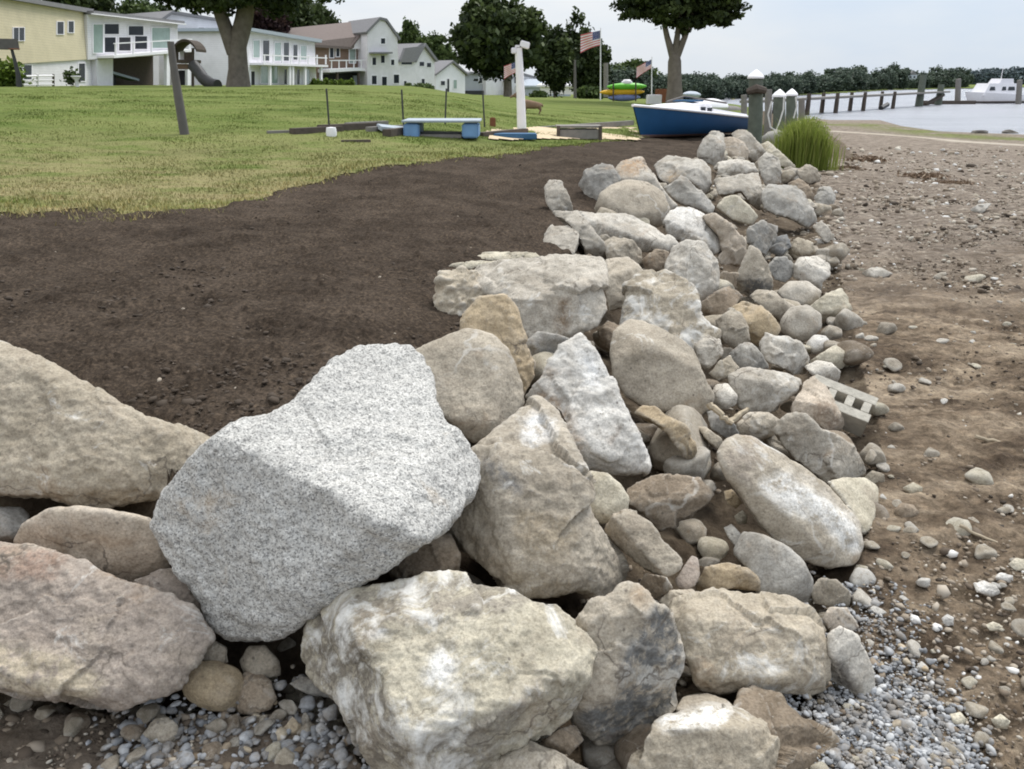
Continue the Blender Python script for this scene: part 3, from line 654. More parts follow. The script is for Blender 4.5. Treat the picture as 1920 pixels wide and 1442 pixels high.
('stone','pale',.2,1,.08,'shaly splintered pale stone above the blue grey boulder',
 '1357,990 1372,985 1400,1015 1402,1030 1388,1033 1370,1012'),
('rock','tan',.2,3,.05,'tan stone at the right edge of the upper pile below the bluish boulder',
 '1476,462 1497,445 1520,455 1529,472 1508,488 1484,482'),
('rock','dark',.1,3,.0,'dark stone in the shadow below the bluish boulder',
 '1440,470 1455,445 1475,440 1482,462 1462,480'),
('rock','blue',.2,3,.05,'grey blue stone fallen at the right of the upper pile',
 '1527,372 1540,352 1556,350 1566,365 1560,392 1538,394'),
('rock','brown',.1,3,.0,'brown stone right of the sloping cream slab',
 '1478,345 1498,335 1518,350 1528,375 1512,378 1494,362'),
('rock','gtan',.2,3,.0,'grey stone at the foot of the grass clump',
 '1495,318 1512,308 1530,318 1538,336 1520,345 1502,336'),
('rock','grey',.2,3,.0,'grey stone poking from the dirt right of the bluish boulder',
 '1525,425 1540,415 1562,440 1560,458 1545,452'),
('rock','brown',.1,2,.0,'brown rock half buried left of the dark hollow in the pile',
 '1122,618 1140,604 1163,612 1168,640 1150,655 1128,648'),
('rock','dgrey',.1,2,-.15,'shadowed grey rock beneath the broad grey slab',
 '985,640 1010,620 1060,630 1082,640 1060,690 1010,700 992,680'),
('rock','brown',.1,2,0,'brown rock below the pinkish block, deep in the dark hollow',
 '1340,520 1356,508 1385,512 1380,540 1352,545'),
('rock','tan',.3,2,.0,'tan stone under the slate blue stone',
 '1330,700 1348,680 1368,668 1385,690 1368,705 1345,712'),
('stone','tan',.1,4,.1,'tan stone on the beach at the tip of the angular grey stone',
 '1622,895 1636,883 1656,890 1658,905 1640,910'),
('stone','cream',.1,5,.1,'cream pebble on the beach right of the egg shaped cream stone',
 '1694,915 1712,905 1729,914 1726,927 1702,926'),
('stone','brown',.05,5,.1,'brown rounded stone on the beach below the cream pebble',
 '1678,958 1690,944 1712,948 1722,962 1706,976 1686,974'),
('stone','pale',.1,5,.1,'pale lens shaped stone lying alone on the brown beach',
 '1618,512 1633,503 1653,503 1672,513 1650,523 1628,522'),
('stone','blue',.3,2,.05,'bluish flat broken slab lying far out on the beach',
 '1822,392 1840,382 1858,382 1850,391 1838,401 1823,402'),
('stone','white',.3,4,.1,'white stone on the beach near the right edge, beside a paler flat one',
 '1828,1095 1845,1090 1866,1098 1874,1112 1855,1118 1832,1110'),
('stone','white',.3,4,.1,'whitish flat stone on the beach up right of the white stone',
 '1864,1085 1875,1074 1898,1080 1897,1090 1880,1092'),
('stone','cream',.1,4,.1,'cream stone touching the right edge of the picture',
 '1892,1058 1905,1047 1925,1050 1925,1068 1905,1070'),
('stone','white',.2,4,.1,'small white round stone on the dark mud below the white pair',
 '1766,1160 1776,1152 1788,1158 1787,1172 1772,1174'),
('stone','cream',.2,4,.1,'flat cream stone on the dark mud right of the small white round stone',
 '1848,1172 1862,1166 1880,1174 1876,1184 1856,1182'),
('stone','cream',.2,4,.1,'cream stone at the edge of the blue gravel near the bottom right',
 '1782,1340 1800,1336 1813,1350 1806,1362 1788,1356'),
('stone','cream',.2,4,.1,'cream stone near the bottom right corner on mud',
 '1860,1350 1876,1340 1893,1352 1888,1366 1868,1364'),
('stone','gtan',.2,4,.1,'tan round cobble in the left gravel patch',
 '272,1378 288,1350 315,1345 331,1362 328,1388 300,1400'),
('stone','ochre',.1,3,.1,'small ochre cobble in the left gravel near the cream boulder',
 '533,1365 548,1345 564,1358 560,1382 540,1382'),
]
def parse(sx):
    r = []
    for q in sx.split():
        a = [float(k) for k in q.split(',')]; r.append((a[0], a[1], a[2] if len(a) > 2 else None))
    return r
# large flat faces: base tilt (right side deeper, bottom deeper) and creases "x1,y1,x2,y2,k": right-hand side of the line bends away by k
CREASES = [
 ('long tan slab', 0, -.38, '360,836,0,668,.9 -200,912,340,915,.8 200,950,150,760,.12'),
 ('huge speckled', -.10, -.08, '700,966,400,812,1.25 500,1185,700,985,.75 330,1100,300,950,-.2'),
 ('pointed grey tan', .05, -.38, '935,850,975,1090,.75 1085,905,890,880,.7 1118,1110,1080,890,1.0 880,1070,1160,1088,.6 1010,1100,1040,930,.25'),
 ('triangular whitish', .1, -.4, '1008,712,1092,862,1.0 1080,838,1215,884,1.2 1205,870,1115,640,.35'),
 ('rounded tan boulder behind', 0, -.4, '918,820,946,650,1.0 800,785,960,800,.5 960,640,790,660,.35'),
 ('rough orange', .2, -.1, '985,730,945,555,.7 880,600,960,760,.3'),
 ('broad grey slab', 0, -.1, '1140,520,950,580,1.0 985,650,1120,608,.8 968,560,992,665,.4 1125,640,1100,500,.4'),
 ('wedge shaped', 0, 0, '1265,390,1205,300,.6 1230,332,1150,332,.9'),
 ('long flat pale slab', 0, .1, '1245,462,1100,410,1.3'),
 ('whitish elongated', 0, .2, '1348,470,1252,416,1.2 1330,440,1290,385,.3'),
 ('pinkish block', .1, -.1, '1350,500,1400,440,.5 1345,430,1350,500,.5'),
 ('bluish pale angular', 0, -.2, '1335,400,1270,335,.9 1255,365,1330,402,.6'),
 ('broad bluish', .1, -.15, '1520,390,1430,360,.8 1485,430,1490,345,.5'),
 ('pear shaped', 0, 0, '1425,556,1415,460,.7 1385,520,1450,525,.7'),
 ('large smooth grey', 0, -.08, '1305,690,1212,646,.95 1225,648,1150,680,.6 1325,785,1298,670,.55 1180,745,1300,785,.4'),
 ('big dust covered', 0, -.3, '1310,560,1165,555,.5 1335,690,1300,530,.7 1180,640,1330,668,.6'),
 ('wide grey white', 0, 0, '1478,728,1370,704,1.0 1400,778,1440,700,.4'),
 ('pinkish tan stone', 0, .05, '1582,772,1498,750,1.2 1560,818,1550,720,.5'),
 ('long angular grey', .05, -.5, '1468,783,1548,882,1.3 1532,858,1625,872,.9'),
 ('mottled white', .1, -.25, '1610,1000,1395,830,.7 1370,880,1580,1060,.9 1440,1030,1345,870,.3'),
 ('kidney', 0, -.55, '1160,982,1250,1084,1.5'),
 ('flat dirt caked', 0, -.6, '1180,948,1335,930,1.0'),
 ('tan speckled block near', 0, -.35, '1558,1192,1258,1152,.85 1280,1268,1560,1272,.8 1290,1130,1312,1290,.6 1545,1300,1520,1140,.6'),
 ('scooped right', 0, -.1, '1150,1285,1225,1132,.85 1205,1290,1248,1150,-.6 1105,1300,1275,1275,.7 1105,1150,1100,1330,.5 1230,1150,1090,1158,.5'),
 ('huge cream faced', .05, -.62, '660,1165,772,1405,1.15 1010,1127,640,1190,.7 765,1378,990,1302,1.0 1000,1300,1125,1205,.55 880,1180,1000,1330,.1'),
 ('chalk topped', 0, -.2, '1445,1362,1215,1368,1.2 1420,1442,1400,1330,.5'),
 ('smooth dark brown', .1, -.3, '1400,1450,1500,1330,.5'),
 ('crescent', .2, 0, '1556,1222,1615,1302,1.5'),
 ('large flat reddish', .05, -.42, '0,1262,240,1325,1.0 392,1165,0,1035,.45 300,1330,320,1120,.3'),
 ('pinkish brown boulder under', 0, -.25, '310,1000,50,985,.7 60,1045,300,1080,.6 110,950,120,1050,.3'),
 ('long grey tan', 0,0,''),
]
def front_depth(label, O, rng, smooth):
    xs = np.array([o[0] for o in O]); ys = np.array([o[1] for o in O]); cx, cy = (xs.min() + xs.max()) / 2, (ys.min() + ys.max()) / 2
    w, h = xs.max() - xs.min(), ys.max() - ys.min(); Sp = math.sqrt(w * h)
    E = [q for q in CREASES if q[0] in label and q[3]]
    if E:
        _, tx, ty, L = E[0]; L = [[float(k) for k in q.split(',')] for q in L.split()]; edge = .25
    else:
        tx, ty, L, edge = rng.normal(0, .08), rng.normal(-.28, .08), [], .2
        n = 5 if smooth < 5 else 9; a0 = rng.uniform(0, 6.28)
        for k in range(n):
            a = a0 + 2 * math.pi * k / n + rng.normal(0, .25); r = rng.uniform(.12, .40) if smooth < 5 else rng.uniform(.2, .38)
            px, py = cx + math.cos(a) * r * w, cy + math.sin(a) * r * h; kx, ky = math.cos(a) / w, math.sin(a) / h; q = math.hypot(kx, ky); nx, ny = kx / q, ky / q
            L.append([px, py, px + ny * 50, py - nx * 50, rng.uniform(.45, 1.0) if smooth < 5 else rng.uniform(.5, .75)])
    def f(x, y):
        d = tx * (x - cx) / Sp + ty * (y - cy) / Sp
        for x1, y1, x2, y2, k in L:
            l = math.hypot(x2 - x1, y2 - y1); sd = ((x2 - x1) * (y - y1) - (y2 - y1) * (x - x1)) / l / Sp; d = d + k * np.maximum(0, sd)
        e = np.sqrt(((x - cx) / (w / 2)) ** 2 + ((y - cy) / (h / 2)) ** 2)
        return d + edge * np.maximum(0, e - .55) ** 2
    return f, Sp
def rock_shell(out, label, S, rng, smooth, T0):
    """closed shell in world space: the traced outline, flat faces in front of it, a body behind"""
    O = parse(out); auto = not any(q[0] in label and q[3] for q in CREASES)
    if auto:
        mx_, my_ = np.mean([o[0] for o in O]), np.mean([o[1] for o in O]); O = [(mx_ + (o[0] - mx_) * 1.07, my_ + (o[1] - my_) * 1.07, 0) for o in O]
    f, Sp = front_depth(label, O, rng, smooth); step = max(5.0, Sp / 26)
    R = []
    for a, b in zip(O, O[1:] + O[:1]):
        m = max(1, int(math.hypot(b[0] - a[0], b[1] - a[1]) / step))
        for k in range(m): R.append((a[0] + (b[0] - a[0]) * k / m, a[1] + (b[1] - a[1]) * k / m))
    n = len(R); RA = np.array(R); x0, y0 = RA.min(0); x1, y1 = RA.max(0)
    gx, gy = np.meshgrid(np.arange(x0, x1, step), np.arange(y0, y1, step)); gx = gx.ravel(); gy = gy.ravel()
    ok = inpoly(gx, gy, RA) & (dist(gx, gy, np.vstack([RA, RA[:1]])) > step * .55); P2 = R + list(zip(gx[ok], gy[ok]))
    vs, es, fs, *_ = delaunay_2d_cdt([Vector((x, -y)) for x, y in P2], [(i, (i + 1) % n) for i in range(n)], [], 1, 1e-4)
    X = np.array([v.x for v in vs]); Yp = np.array([-v.y for v in vs]); D = f(X, Yp); D = D - np.percentile(D, 35) - .06
    cx, cy = RA.mean(0); V = []; E = np.array([0, 0, EYE])
    for x, y, d in zip(X, Yp, D): V.append(E + ray(x, y) * (T0 + d * S))
    F = [tuple(q) for q in fs]; cnt = {}
    for q in F:
        for a, b in zip(q, q[1:] + q[:1]): cnt[(a, b)] = 1
    nxt = {a: b for (a, b) in cnt if (b, a) not in cnt}
    st = next(iter(nxt)); loop = [st]
    while nxt[loop[-1]] != st and len(loop) < 2000: loop.append(nxt[loop[-1]])
    md = float(np.median(D[loop])); prev = loop
    for sc, dd in ((0.97, 0.16), (0.8, 0.42), (0.45, 0.58)):
        ring = []
        for i in loop:
            x = cx + (X[i] - cx) * sc; y = cy + (Yp[i] - cy) * sc + 0.06 * dd * (y1 - y0)
            d = D[i] * (1 - dd * .8) + md * dd * .8 + dd * rng.uniform(.95, 1.05)
            ring.append(len(V)); V.append(E + ray(x, y) * (T0 + d * S))
        m = len(loop)
        for k in range(m):
            a, b = prev[k], prev[(k + 1) % m]; c_, e_ = ring[(k + 1) % m], ring[k]; F += [(b, a, e_), (b, e_, c_)]
        prev = ring
    V.append(np.mean([V[i] for i in prev], axis=0)); q = len(V) - 1
    for k in range(len(prev)): F.append((prev[(k + 1) % len(prev)], prev[k], q))
    return np.array(V), F
SMK = [1, 1, 1, 1, 2, 7, 13]
# faces, notches and stains toned apart from their stone, some with shade painted in: key words of the label, photo outline, albedo
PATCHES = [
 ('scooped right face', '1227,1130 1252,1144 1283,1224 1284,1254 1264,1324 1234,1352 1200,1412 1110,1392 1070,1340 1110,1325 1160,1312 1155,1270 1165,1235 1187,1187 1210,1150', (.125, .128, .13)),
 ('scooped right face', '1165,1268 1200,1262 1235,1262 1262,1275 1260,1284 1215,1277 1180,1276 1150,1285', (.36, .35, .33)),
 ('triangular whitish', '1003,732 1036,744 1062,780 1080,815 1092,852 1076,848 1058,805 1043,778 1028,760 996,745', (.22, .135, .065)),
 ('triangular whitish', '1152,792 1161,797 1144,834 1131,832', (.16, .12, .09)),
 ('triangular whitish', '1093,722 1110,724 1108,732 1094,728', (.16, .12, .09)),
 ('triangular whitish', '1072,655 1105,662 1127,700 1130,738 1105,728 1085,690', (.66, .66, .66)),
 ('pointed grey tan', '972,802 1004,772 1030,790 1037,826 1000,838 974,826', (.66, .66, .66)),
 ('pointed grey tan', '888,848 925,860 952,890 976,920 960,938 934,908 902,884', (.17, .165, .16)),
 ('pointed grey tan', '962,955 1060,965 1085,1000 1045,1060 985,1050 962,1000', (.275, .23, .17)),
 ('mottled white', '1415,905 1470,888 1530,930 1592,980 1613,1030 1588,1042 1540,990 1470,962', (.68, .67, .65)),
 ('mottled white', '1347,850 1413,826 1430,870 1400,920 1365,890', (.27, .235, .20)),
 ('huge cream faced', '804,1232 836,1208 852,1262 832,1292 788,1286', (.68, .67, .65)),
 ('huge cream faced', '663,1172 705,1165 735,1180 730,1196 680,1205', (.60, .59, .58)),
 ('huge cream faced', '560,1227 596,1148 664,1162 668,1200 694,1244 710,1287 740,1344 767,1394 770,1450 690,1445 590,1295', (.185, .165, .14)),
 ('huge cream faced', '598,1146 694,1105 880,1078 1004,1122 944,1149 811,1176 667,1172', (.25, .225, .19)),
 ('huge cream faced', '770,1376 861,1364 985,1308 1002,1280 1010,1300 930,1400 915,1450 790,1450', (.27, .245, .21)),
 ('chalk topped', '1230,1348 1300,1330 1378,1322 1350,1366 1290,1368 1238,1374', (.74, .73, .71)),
 ('pear shaped', '1388,522 1420,520 1450,538 1442,560 1392,560', (.11, .11, .11)),  # shade at the foot of the stone, painted dark
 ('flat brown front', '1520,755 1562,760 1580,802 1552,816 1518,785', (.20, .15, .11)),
 ('crescent shaped pale stone', '1550,1230 1590,1244 1608,1285 1612,1326 1566,1298', (.12, .11, .10)),  # shade on the side turned from the light, painted in
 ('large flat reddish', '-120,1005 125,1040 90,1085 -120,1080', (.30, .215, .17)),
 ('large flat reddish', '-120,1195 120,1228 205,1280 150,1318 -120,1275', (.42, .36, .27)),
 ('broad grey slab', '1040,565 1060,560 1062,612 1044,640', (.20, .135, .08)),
 ('long flat pale slab', '1112,420 1165,433 1228,461 1215,474 1150,470 1105,440', (.17, .155, .135)),  # underside shade painted into the colour
 ('whitish elongated', '1246,425 1290,432 1338,465 1338,484 1290,466 1250,445', (.19, .17, .145)),  # shade along the lower edge, put into the colour
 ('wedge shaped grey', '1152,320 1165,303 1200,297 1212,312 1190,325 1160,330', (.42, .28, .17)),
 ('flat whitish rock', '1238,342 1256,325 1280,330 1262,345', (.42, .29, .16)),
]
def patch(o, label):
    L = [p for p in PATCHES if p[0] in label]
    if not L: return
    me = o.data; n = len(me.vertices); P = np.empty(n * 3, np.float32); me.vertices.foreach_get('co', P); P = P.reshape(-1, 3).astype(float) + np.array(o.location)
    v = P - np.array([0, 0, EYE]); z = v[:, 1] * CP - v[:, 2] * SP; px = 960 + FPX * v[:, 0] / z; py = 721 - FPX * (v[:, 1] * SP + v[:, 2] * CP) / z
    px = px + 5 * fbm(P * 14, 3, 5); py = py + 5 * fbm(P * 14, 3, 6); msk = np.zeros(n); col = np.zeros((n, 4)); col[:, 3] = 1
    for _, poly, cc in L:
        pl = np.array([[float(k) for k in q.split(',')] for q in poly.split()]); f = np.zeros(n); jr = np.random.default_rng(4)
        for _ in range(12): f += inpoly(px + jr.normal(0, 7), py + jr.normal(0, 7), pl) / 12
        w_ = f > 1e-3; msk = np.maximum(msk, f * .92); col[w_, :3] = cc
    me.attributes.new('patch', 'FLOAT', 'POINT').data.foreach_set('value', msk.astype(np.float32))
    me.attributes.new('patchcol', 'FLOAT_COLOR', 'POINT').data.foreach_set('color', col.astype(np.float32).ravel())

def make_rocks():
    rng = np.random.default_rng(11); todo = []
    for i, (kind, col, chalk, smooth, push, label, out) in enumerate(ROCKS):
        O = parse(out); xs = [o[0] for o in O]; ys = [o[1] for o in O]
        cx, cy = np.mean(xs), np.mean(ys); w, h = max(xs) - min(xs), max(ys) - min(ys)
        T = hit(np.clip(cx, 60, 1900), min(cy, 1435))[1]
        S = math.sqrt(w * h) / FPX * T
        Tb = hit(np.clip(cx, 60, 1900), min(max(ys) - 0.12 * h, 1435))[1]
        T0 = min(T - S * (0.16 + push), Tb + (0.12 - push) * S * Tb / T)
        S *= T0 / T
        V, F = rock_shell(out, label, S, rng, smooth, T0)
        # reach down so that the stone beds into the pile
        c = V.mean(0)
        me = bpy.data.meshes.new(kind); me.from_pydata([tuple(v - c) for v in V], [], F)
        bm = bmesh.new(); bm.from_mesh(me); bmesh.ops.recalc_face_normals(bm, faces=bm.faces); bm.to_mesh(me); bm.free()
        o = bpy.data.objects.new(kind, me); C.objects.link(o); o.location = c
        vox = min(max(T0 * 1.9 / 832, 0.0065), S * 0.04)
        r = o.modifiers.new("r", 'REMESH'); r.mode = 'VOXEL'; r.voxel_size = vox; r.use_smooth_shade = True
        if smooth:
            s = o.modifiers.new("s", 'SMOOTH'); s.factor = 0.5; s.iterations = max(1, int(SMK[min(smooth, 6)] * max(1.0, 0.02 * S / vox)))
        todo.append((o, S, vox, i))
    dg = bpy.context.evaluated_depsgraph_get(); dg.update()
    for o, S, vox, i in todo:
        me = bpy.data.meshes.new_from_object(o.evaluated_get(dg)); o.modifiers.clear(); old = o.data; o.data = me; bpy.data.meshes.remove(old); me.name = o.name
        kind, col, chalk, smooth, push, label, out = ROCKS[i]
        n = len(me.vertices); P = np.empty(n * 3, np.float32); me.vertices.foreach_get('co', P); P = P.reshape(-1, 3).astype(float)
        Nn = np.empty(n * 3, np.float32); me.vertex_normals.foreach_get('vector', Nn); Nn = Nn.reshape(-1, 3)
        off = np.array([i * 7.7, i * 3.1, i * 5.3])
        q = P + off
        warp = np.stack([vnoise(q * 3 / S, 1), vnoise(q * 3 / S, 2), vnoise(q * 3 / S, 3)], 1) * 0.15 * S
        d = fbm((q + warp) * 2.6 / S, 3, 4) * (0.007 if smooth < 5 else 0.014) * S
        rough = 1.0 if smooth < 5 else 0.45
        d += rough * (np.abs(fbm((q + warp) * 4.2 / S, 4, 9, 0.5)) - 0.3) * -0.014 * S
        d += rough * fbm(q * 24, 3, 14, 0.6) * min(0.006, 0.012 * S)
        if smooth == 0: d += np.abs(fbm(q * 14, 3, 19, .6)) * 0.05 * S * 2
        if 0 < smooth < 5:                                   # fracture ledges: shallow plates at slightly different levels
            k = 13; cs = P[rng.integers(n, size=k)]; wq = P + 0.10 * S * np.stack([fbm(q * 3.2 / S, 3, 61), fbm(q * 3.2 / S, 3, 62), fbm(q * 3.2 / S, 3, 63)], 1)
            ci = np.argmin(((wq[:, None, :] - cs[None]) ** 2).sum(2), 1); lv = rng.uniform(-.014, .014, k) * S; tl = rng.normal(0, .055, (k, 3))
            d += (lv[ci] + ((P - cs[ci]) * tl[ci]).sum(1)) * (.12 if col == 'granite' else .2 if label.startswith('long tan slab') else min(1.0, .75 / S))
        d += (0.010 + 0.0018 * SMK[min(smooth, 6)]) * S
        P = P + Nn * d[:, None]
        me.vertices.foreach_set('co', P.astype(np.float32).ravel()); me.update()
        me.polygons.foreach_set('use_smooth', np.ones(len(me.polygons), bool))
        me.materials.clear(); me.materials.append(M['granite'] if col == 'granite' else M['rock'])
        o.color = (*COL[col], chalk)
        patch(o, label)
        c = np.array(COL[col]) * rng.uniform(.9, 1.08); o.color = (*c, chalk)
        tag(o, label, kind)
make_rocks()
# ------------------------------------------------------------------ small stones, gravel, grit, grass
def ico(sub):
    bm = bmesh.new(); bmesh.ops.create_icosphere(bm, subdivisions=sub, radius=1)
    V = np.array([v.co[:] for v in bm.verts]); F = np.array([[v.index for v in f.verts] for f in bm.faces]); bm.free(); return V, F
ICO = {k: ico(k) for k in (1, 2, 3, 4)}
def stone_shape(seed, sub, planes=14, sharp=9, ani=(1, .8, .6), rough=0.03):
    rg = np.random.default_rng(seed); V, F = ICO[sub]; d = V / np.linalg.norm(V, axis=1)[:, None]
    n = rg.normal(size=(planes, 3)); n /= np.linalg.norm(n, axis=1)[:, None]; h = rg.uniform(.72, 1.0, planes)
    q = (np.maximum(d @ n.T, 0) / h) ** sharp
    r = np.minimum(1.25, (q.sum(1) + 1e-3) ** (-1 / sharp))
    P = d * r[:, None] * np.array(ani)
    if rough: P = P * (1 + rough * fbm(d * 2.5 + seed, 4, seed))[:, None]
    return P, F
def mesh_from(name, V, F, mat):
    o = mesh_np(name, V, F, mat, smooth=True); me = o.data; bpy.data.objects.remove(o); return me
def rotm(rg, tilt=0.5):
    a = rg.uniform(0, 2 * math.pi); return Matrix.Rotation(a, 3, 'Z') @ Matrix.Rotation(rg.uniform(-tilt, tilt), 3, 'X') @ Matrix.Rotation(rg.uniform(-tilt, tilt), 3, 'Y')
def visible(dg, p, r):
    o = Vector((0, 0, EYE)); k = 0
    for dx, dz in ((0, .7), (-.7, .2), (.7, .2)):
        q = Vector(p) + Vector((dx * r, 0, dz * r)); d = q - o; L = d.length
        h, loc, *_ = SC.ray_cast(dg, o, d / L, distance=L - r * 1.3)
        k += (not h)
    return k >= 1
def inframe(p, m=0.03):
    v = Vector(p) - Vector((0, 0, EYE)); z = v.y * CP - v.z * SP
    if z < .2: return False
    px = 960 + FPX * v.x / z; py = 721 - FPX * (v.y * SP + v.z * CP) / z
    return -20 < px < 1940 and -20 < py < 1465
def covers(dg, p, r):                                        # would it stand in front of one of the big stones?
    o = Vector((0, 0, EYE)); k = 0
    for dx, dz in ((0, 0), (-.75, 0), (.75, 0), (0, .8), (0, -.6)):
        q = Vector(p) + Vector((dx * r, 0, dz * r)); d = q - o; h, loc, nn, i, ob, *_ = SC.ray_cast(dg, o, d.normalized(), distance=60)
        k += bool(h and ob.name.split('.')[0] in ('boulder', 'rock', 'stone', 'concrete_block') and (loc - o).length > d.length)
    return k >= 2
STONE_KINDS = [('gtan', 'grey tan'), ('grey', 'pale grey'), ('brown', 'earthy brown'), ('tan', 'tan'), ('cream', 'cream'), ('gtan', 'grey tan')]
def small_stones():
    rg = np.random.default_rng(5); dg = bpy.context.evaluated_depsgraph_get(); dg.update()
    protos = []
    for i in range(9):
        V, F = stone_shape(100 + i, 4, 13 + i, 6 + (i % 4) * 5, (1, rg.uniform(.65, .95), rg.uniform(.5, .8)), .035)
        protos.append(mesh_from("stone", V, F, M['rock']))
    n = 0; tries = 0
    while n < 290 and tries < 9000:
        tries += 1
        i = rg.integers(2, len(CREST_PX) + 2 - 1); t = rg.random(); cpt = CREST[i] * (1 - t) + CREST[i + 1] * t
        j = np.argmin(((TOE - cpt) ** 2).sum(1)); tp = TOE[j] + rg.normal(size=2) * .15
        s = rg.uniform(-.02, 1.0 if cpt[1] < 8 else 1.1); p = cpt * (1 - s) + tp * s
        if rg.random() < .22:                                # the front corner near the camera
            p = PZ(rg.uniform(100, 1600), rg.uniform(850, 1430), 0.2)[:2]
        z, iT, iB, dC, dT, *_ = [a[0] for a in zt(np.array([p[0]]), np.array([p[1]]), True)]
        if iT: continue
        if dC / (dC + dT) < .3 and p[1] < 4.6: continue
        sq = dC / (dC + dT); dep = 0 if iB else (0.27 + (.14 if p[1] < 4 else 0)) * math.sin(math.pi * sq) ** .8
        r = float(np.clip(rg.lognormal(-2.6, .45) * (1 + .035 * max(0, p[1] - 4)), .025, .22)) * (0.6 if iB else 1)
        if p[1] < 3.0 and (iB or p[0] < .3): r = min(r, .04)
        zz = z - dep + r * .35 + (0 if iB else rg.uniform(0, .16 if p[1] > 4 else .03))
        q = (p[0], p[1], zz)
        hh, _, nn, *_ = SC.ray_cast(dg, Vector(q), Vector((0, 0, 1)), distance=2.5)
        if hh and nn.z > 0: continue
        if iB and (dT > .3 or (p[1] < 3.0 and p[0] < .3 and rg.random() < .75)): continue
        if not inframe(q) or not visible(dg, q, r) or covers(dg, q, r): continue
        me = protos[rg.integers(len(protos))]; o = bpy.data.objects.new("stone", me); C.objects.link(o); o.location = q
        o.rotation_mode = 'QUATERNION'; o.rotation_quaternion = rotm(rg).to_quaternion(); o.scale = (r, r, r)
        ck, cn = STONE_KINDS[rg.integers(len(STONE_KINDS))]; o.color = (*(np.array(COL[ck]) * rg.uniform(.75, 1.05)), rg.uniform(0, .4))
        zone = 'at the foot of' if iB else ('high in' if sq < .45 else 'low in')
        far = 'far' if p[1] > 7 else ('middle' if p[1] > 4 else 'near')
        tag(o, f"small {cn} stone wedged {zone} the boulder pile's {far} stretch", 'stone', 'small stones wedged between the boulders'); n += 1
    # pebbles scattered on the beach
    flat = [mesh_from("pebble", *stone_shape(300 + i, 3, 12, 8, (1, .75, .5), .03), M['rock']) for i in range(6)]
    n = 0
    while n < 150:
        px = rg.uniform(1560, 1935); py = 275 + (1440 - 275) * rg.random() ** 1.3
        p = G(px, py)
        z, iT, iB, *_ = [a[0] for a in zt(np.array([p[0]]), np.array([p[1]]), True)]
        if not iB: continue
        r = float(np.clip(rg.lognormal(-3.55, .45), .013, .09)) * (1 + .06 * max(0, p[1] - 4))
        if not visible(dg, (p[0], p[1], z + r * .5), r): continue
        o = bpy.data.objects.new("pebble", flat[rg.integers(6)]); C.objects.link(o); o.location = (p[0], p[1], z + r * .18)
        o.rotation_euler = (rg.uniform(-.2, .2), rg.uniform(-.2, .2), rg.uniform(0, 6.28)); o.scale = (r, r, r)
        ck, cn = [('cream', 'cream'), ('pale', 'pale grey'), ('tan', 'tan'), ('white', 'white'), ('gtan', 'dull grey')][rg.integers(5)]
        o.color = (*(np.array(COL[ck]) * rg.uniform(.8, 1.05)), rg.uniform(0, .3))
        w = 'on the far stony part of the beach' if p[1] > 11 else ('on the brown middle part of the beach' if p[1] > 4.6 else 'on the dark mud near the bottom right')
        tag(o, f"{cn} pebble scattered {w}", 'pebble', 'pebbles scattered over the beach'); n += 1
def scatter(name, pts, radii, shapes, mat, rg, flat=.75, tone=None, label=None):
    Vs, Fs, Ts = [], [], []; n = 0
    for k, (p, r) in enumerate(zip(pts, radii)):
        V, F = shapes[rg.integers(len(shapes))]; R = np.array(rotm(rg, 1.2)); q = (V @ R.T) * r; q[:, 2] *= flat
        Vs.append(q + p); Fs.append(F + n); n += len(V); Ts.append(np.full(len(V), tone[k] if tone is not None else rg.random()))
    o = mesh_np(name, np.vstack(Vs), np.vstack(Fs), mat, attrs={'tone': np.concatenate(Ts)})
    return tag(o, label, name, kind='stuff')
def pts_in_px(poly, n, rg, edge=25):
    P = np.array(poly, float); x0, y0 = P.min(0); x1, y1 = P.max(0); out = []
    while len(out) < n:
        x = rg.uniform(x0, x1, 400); y = rg.uniform(y0, y1, 400)
        ins = inpoly(x + rg.normal(0, edge, 400), y + rg.normal(0, edge * .7, 400), P)
        out += [(a, b) for a, b in zip(x[ins], y[ins])]
    return out[:n]
def gravel():
    rg = np.random.default_rng(21)
    sh = [stone_shape(500 + i, 2, 13, 40, (1, rg.uniform(.55, .9), rg.uniform(.5, .8)), .05) for i in range(10)]
    left = [(150, 1350), (250, 1320), (330, 1290), (420, 1330), (560, 1300), (660, 1330), (730, 1420), (740, 1475), (140, 1475), (300, 1390)]
    right = [(1470, 1310), (1560, 1300), (1620, 1325), (1650, 1250), (1600, 1170), (1590, 1090), (1640, 1110), (1680, 1230), (1740, 1320), (1820, 1400), (1860, 1475), (1590, 1475), (1560, 1400)]
    for poly, n, lab, rr in ((left, 760, 'blue grey crushed gravel patch in front of the left boulders', (.0135, .42)), (right, 3900, 'blue grey crushed gravel fanning out at the right front corner of the pile', (.0076, .45))):
        P = np.array([PZ(x, y, 0.0) for x, y in pts_in_px(poly, n, rg, 48)]); P[:, 2] = zt(P[:, 0], P[:, 1]) + rg.uniform(-.004, .016, n)
        r = np.clip(rg.lognormal(math.log(rr[0]), rr[1], n), .004, .036)
        scatter("gravel", P, r, sh, M['gravel'], rg, tone=np.clip(rg.beta(1.5, 1.9, n) * .80 + (rg.random(n) < .14) * .35, 0, 1), label=lab)
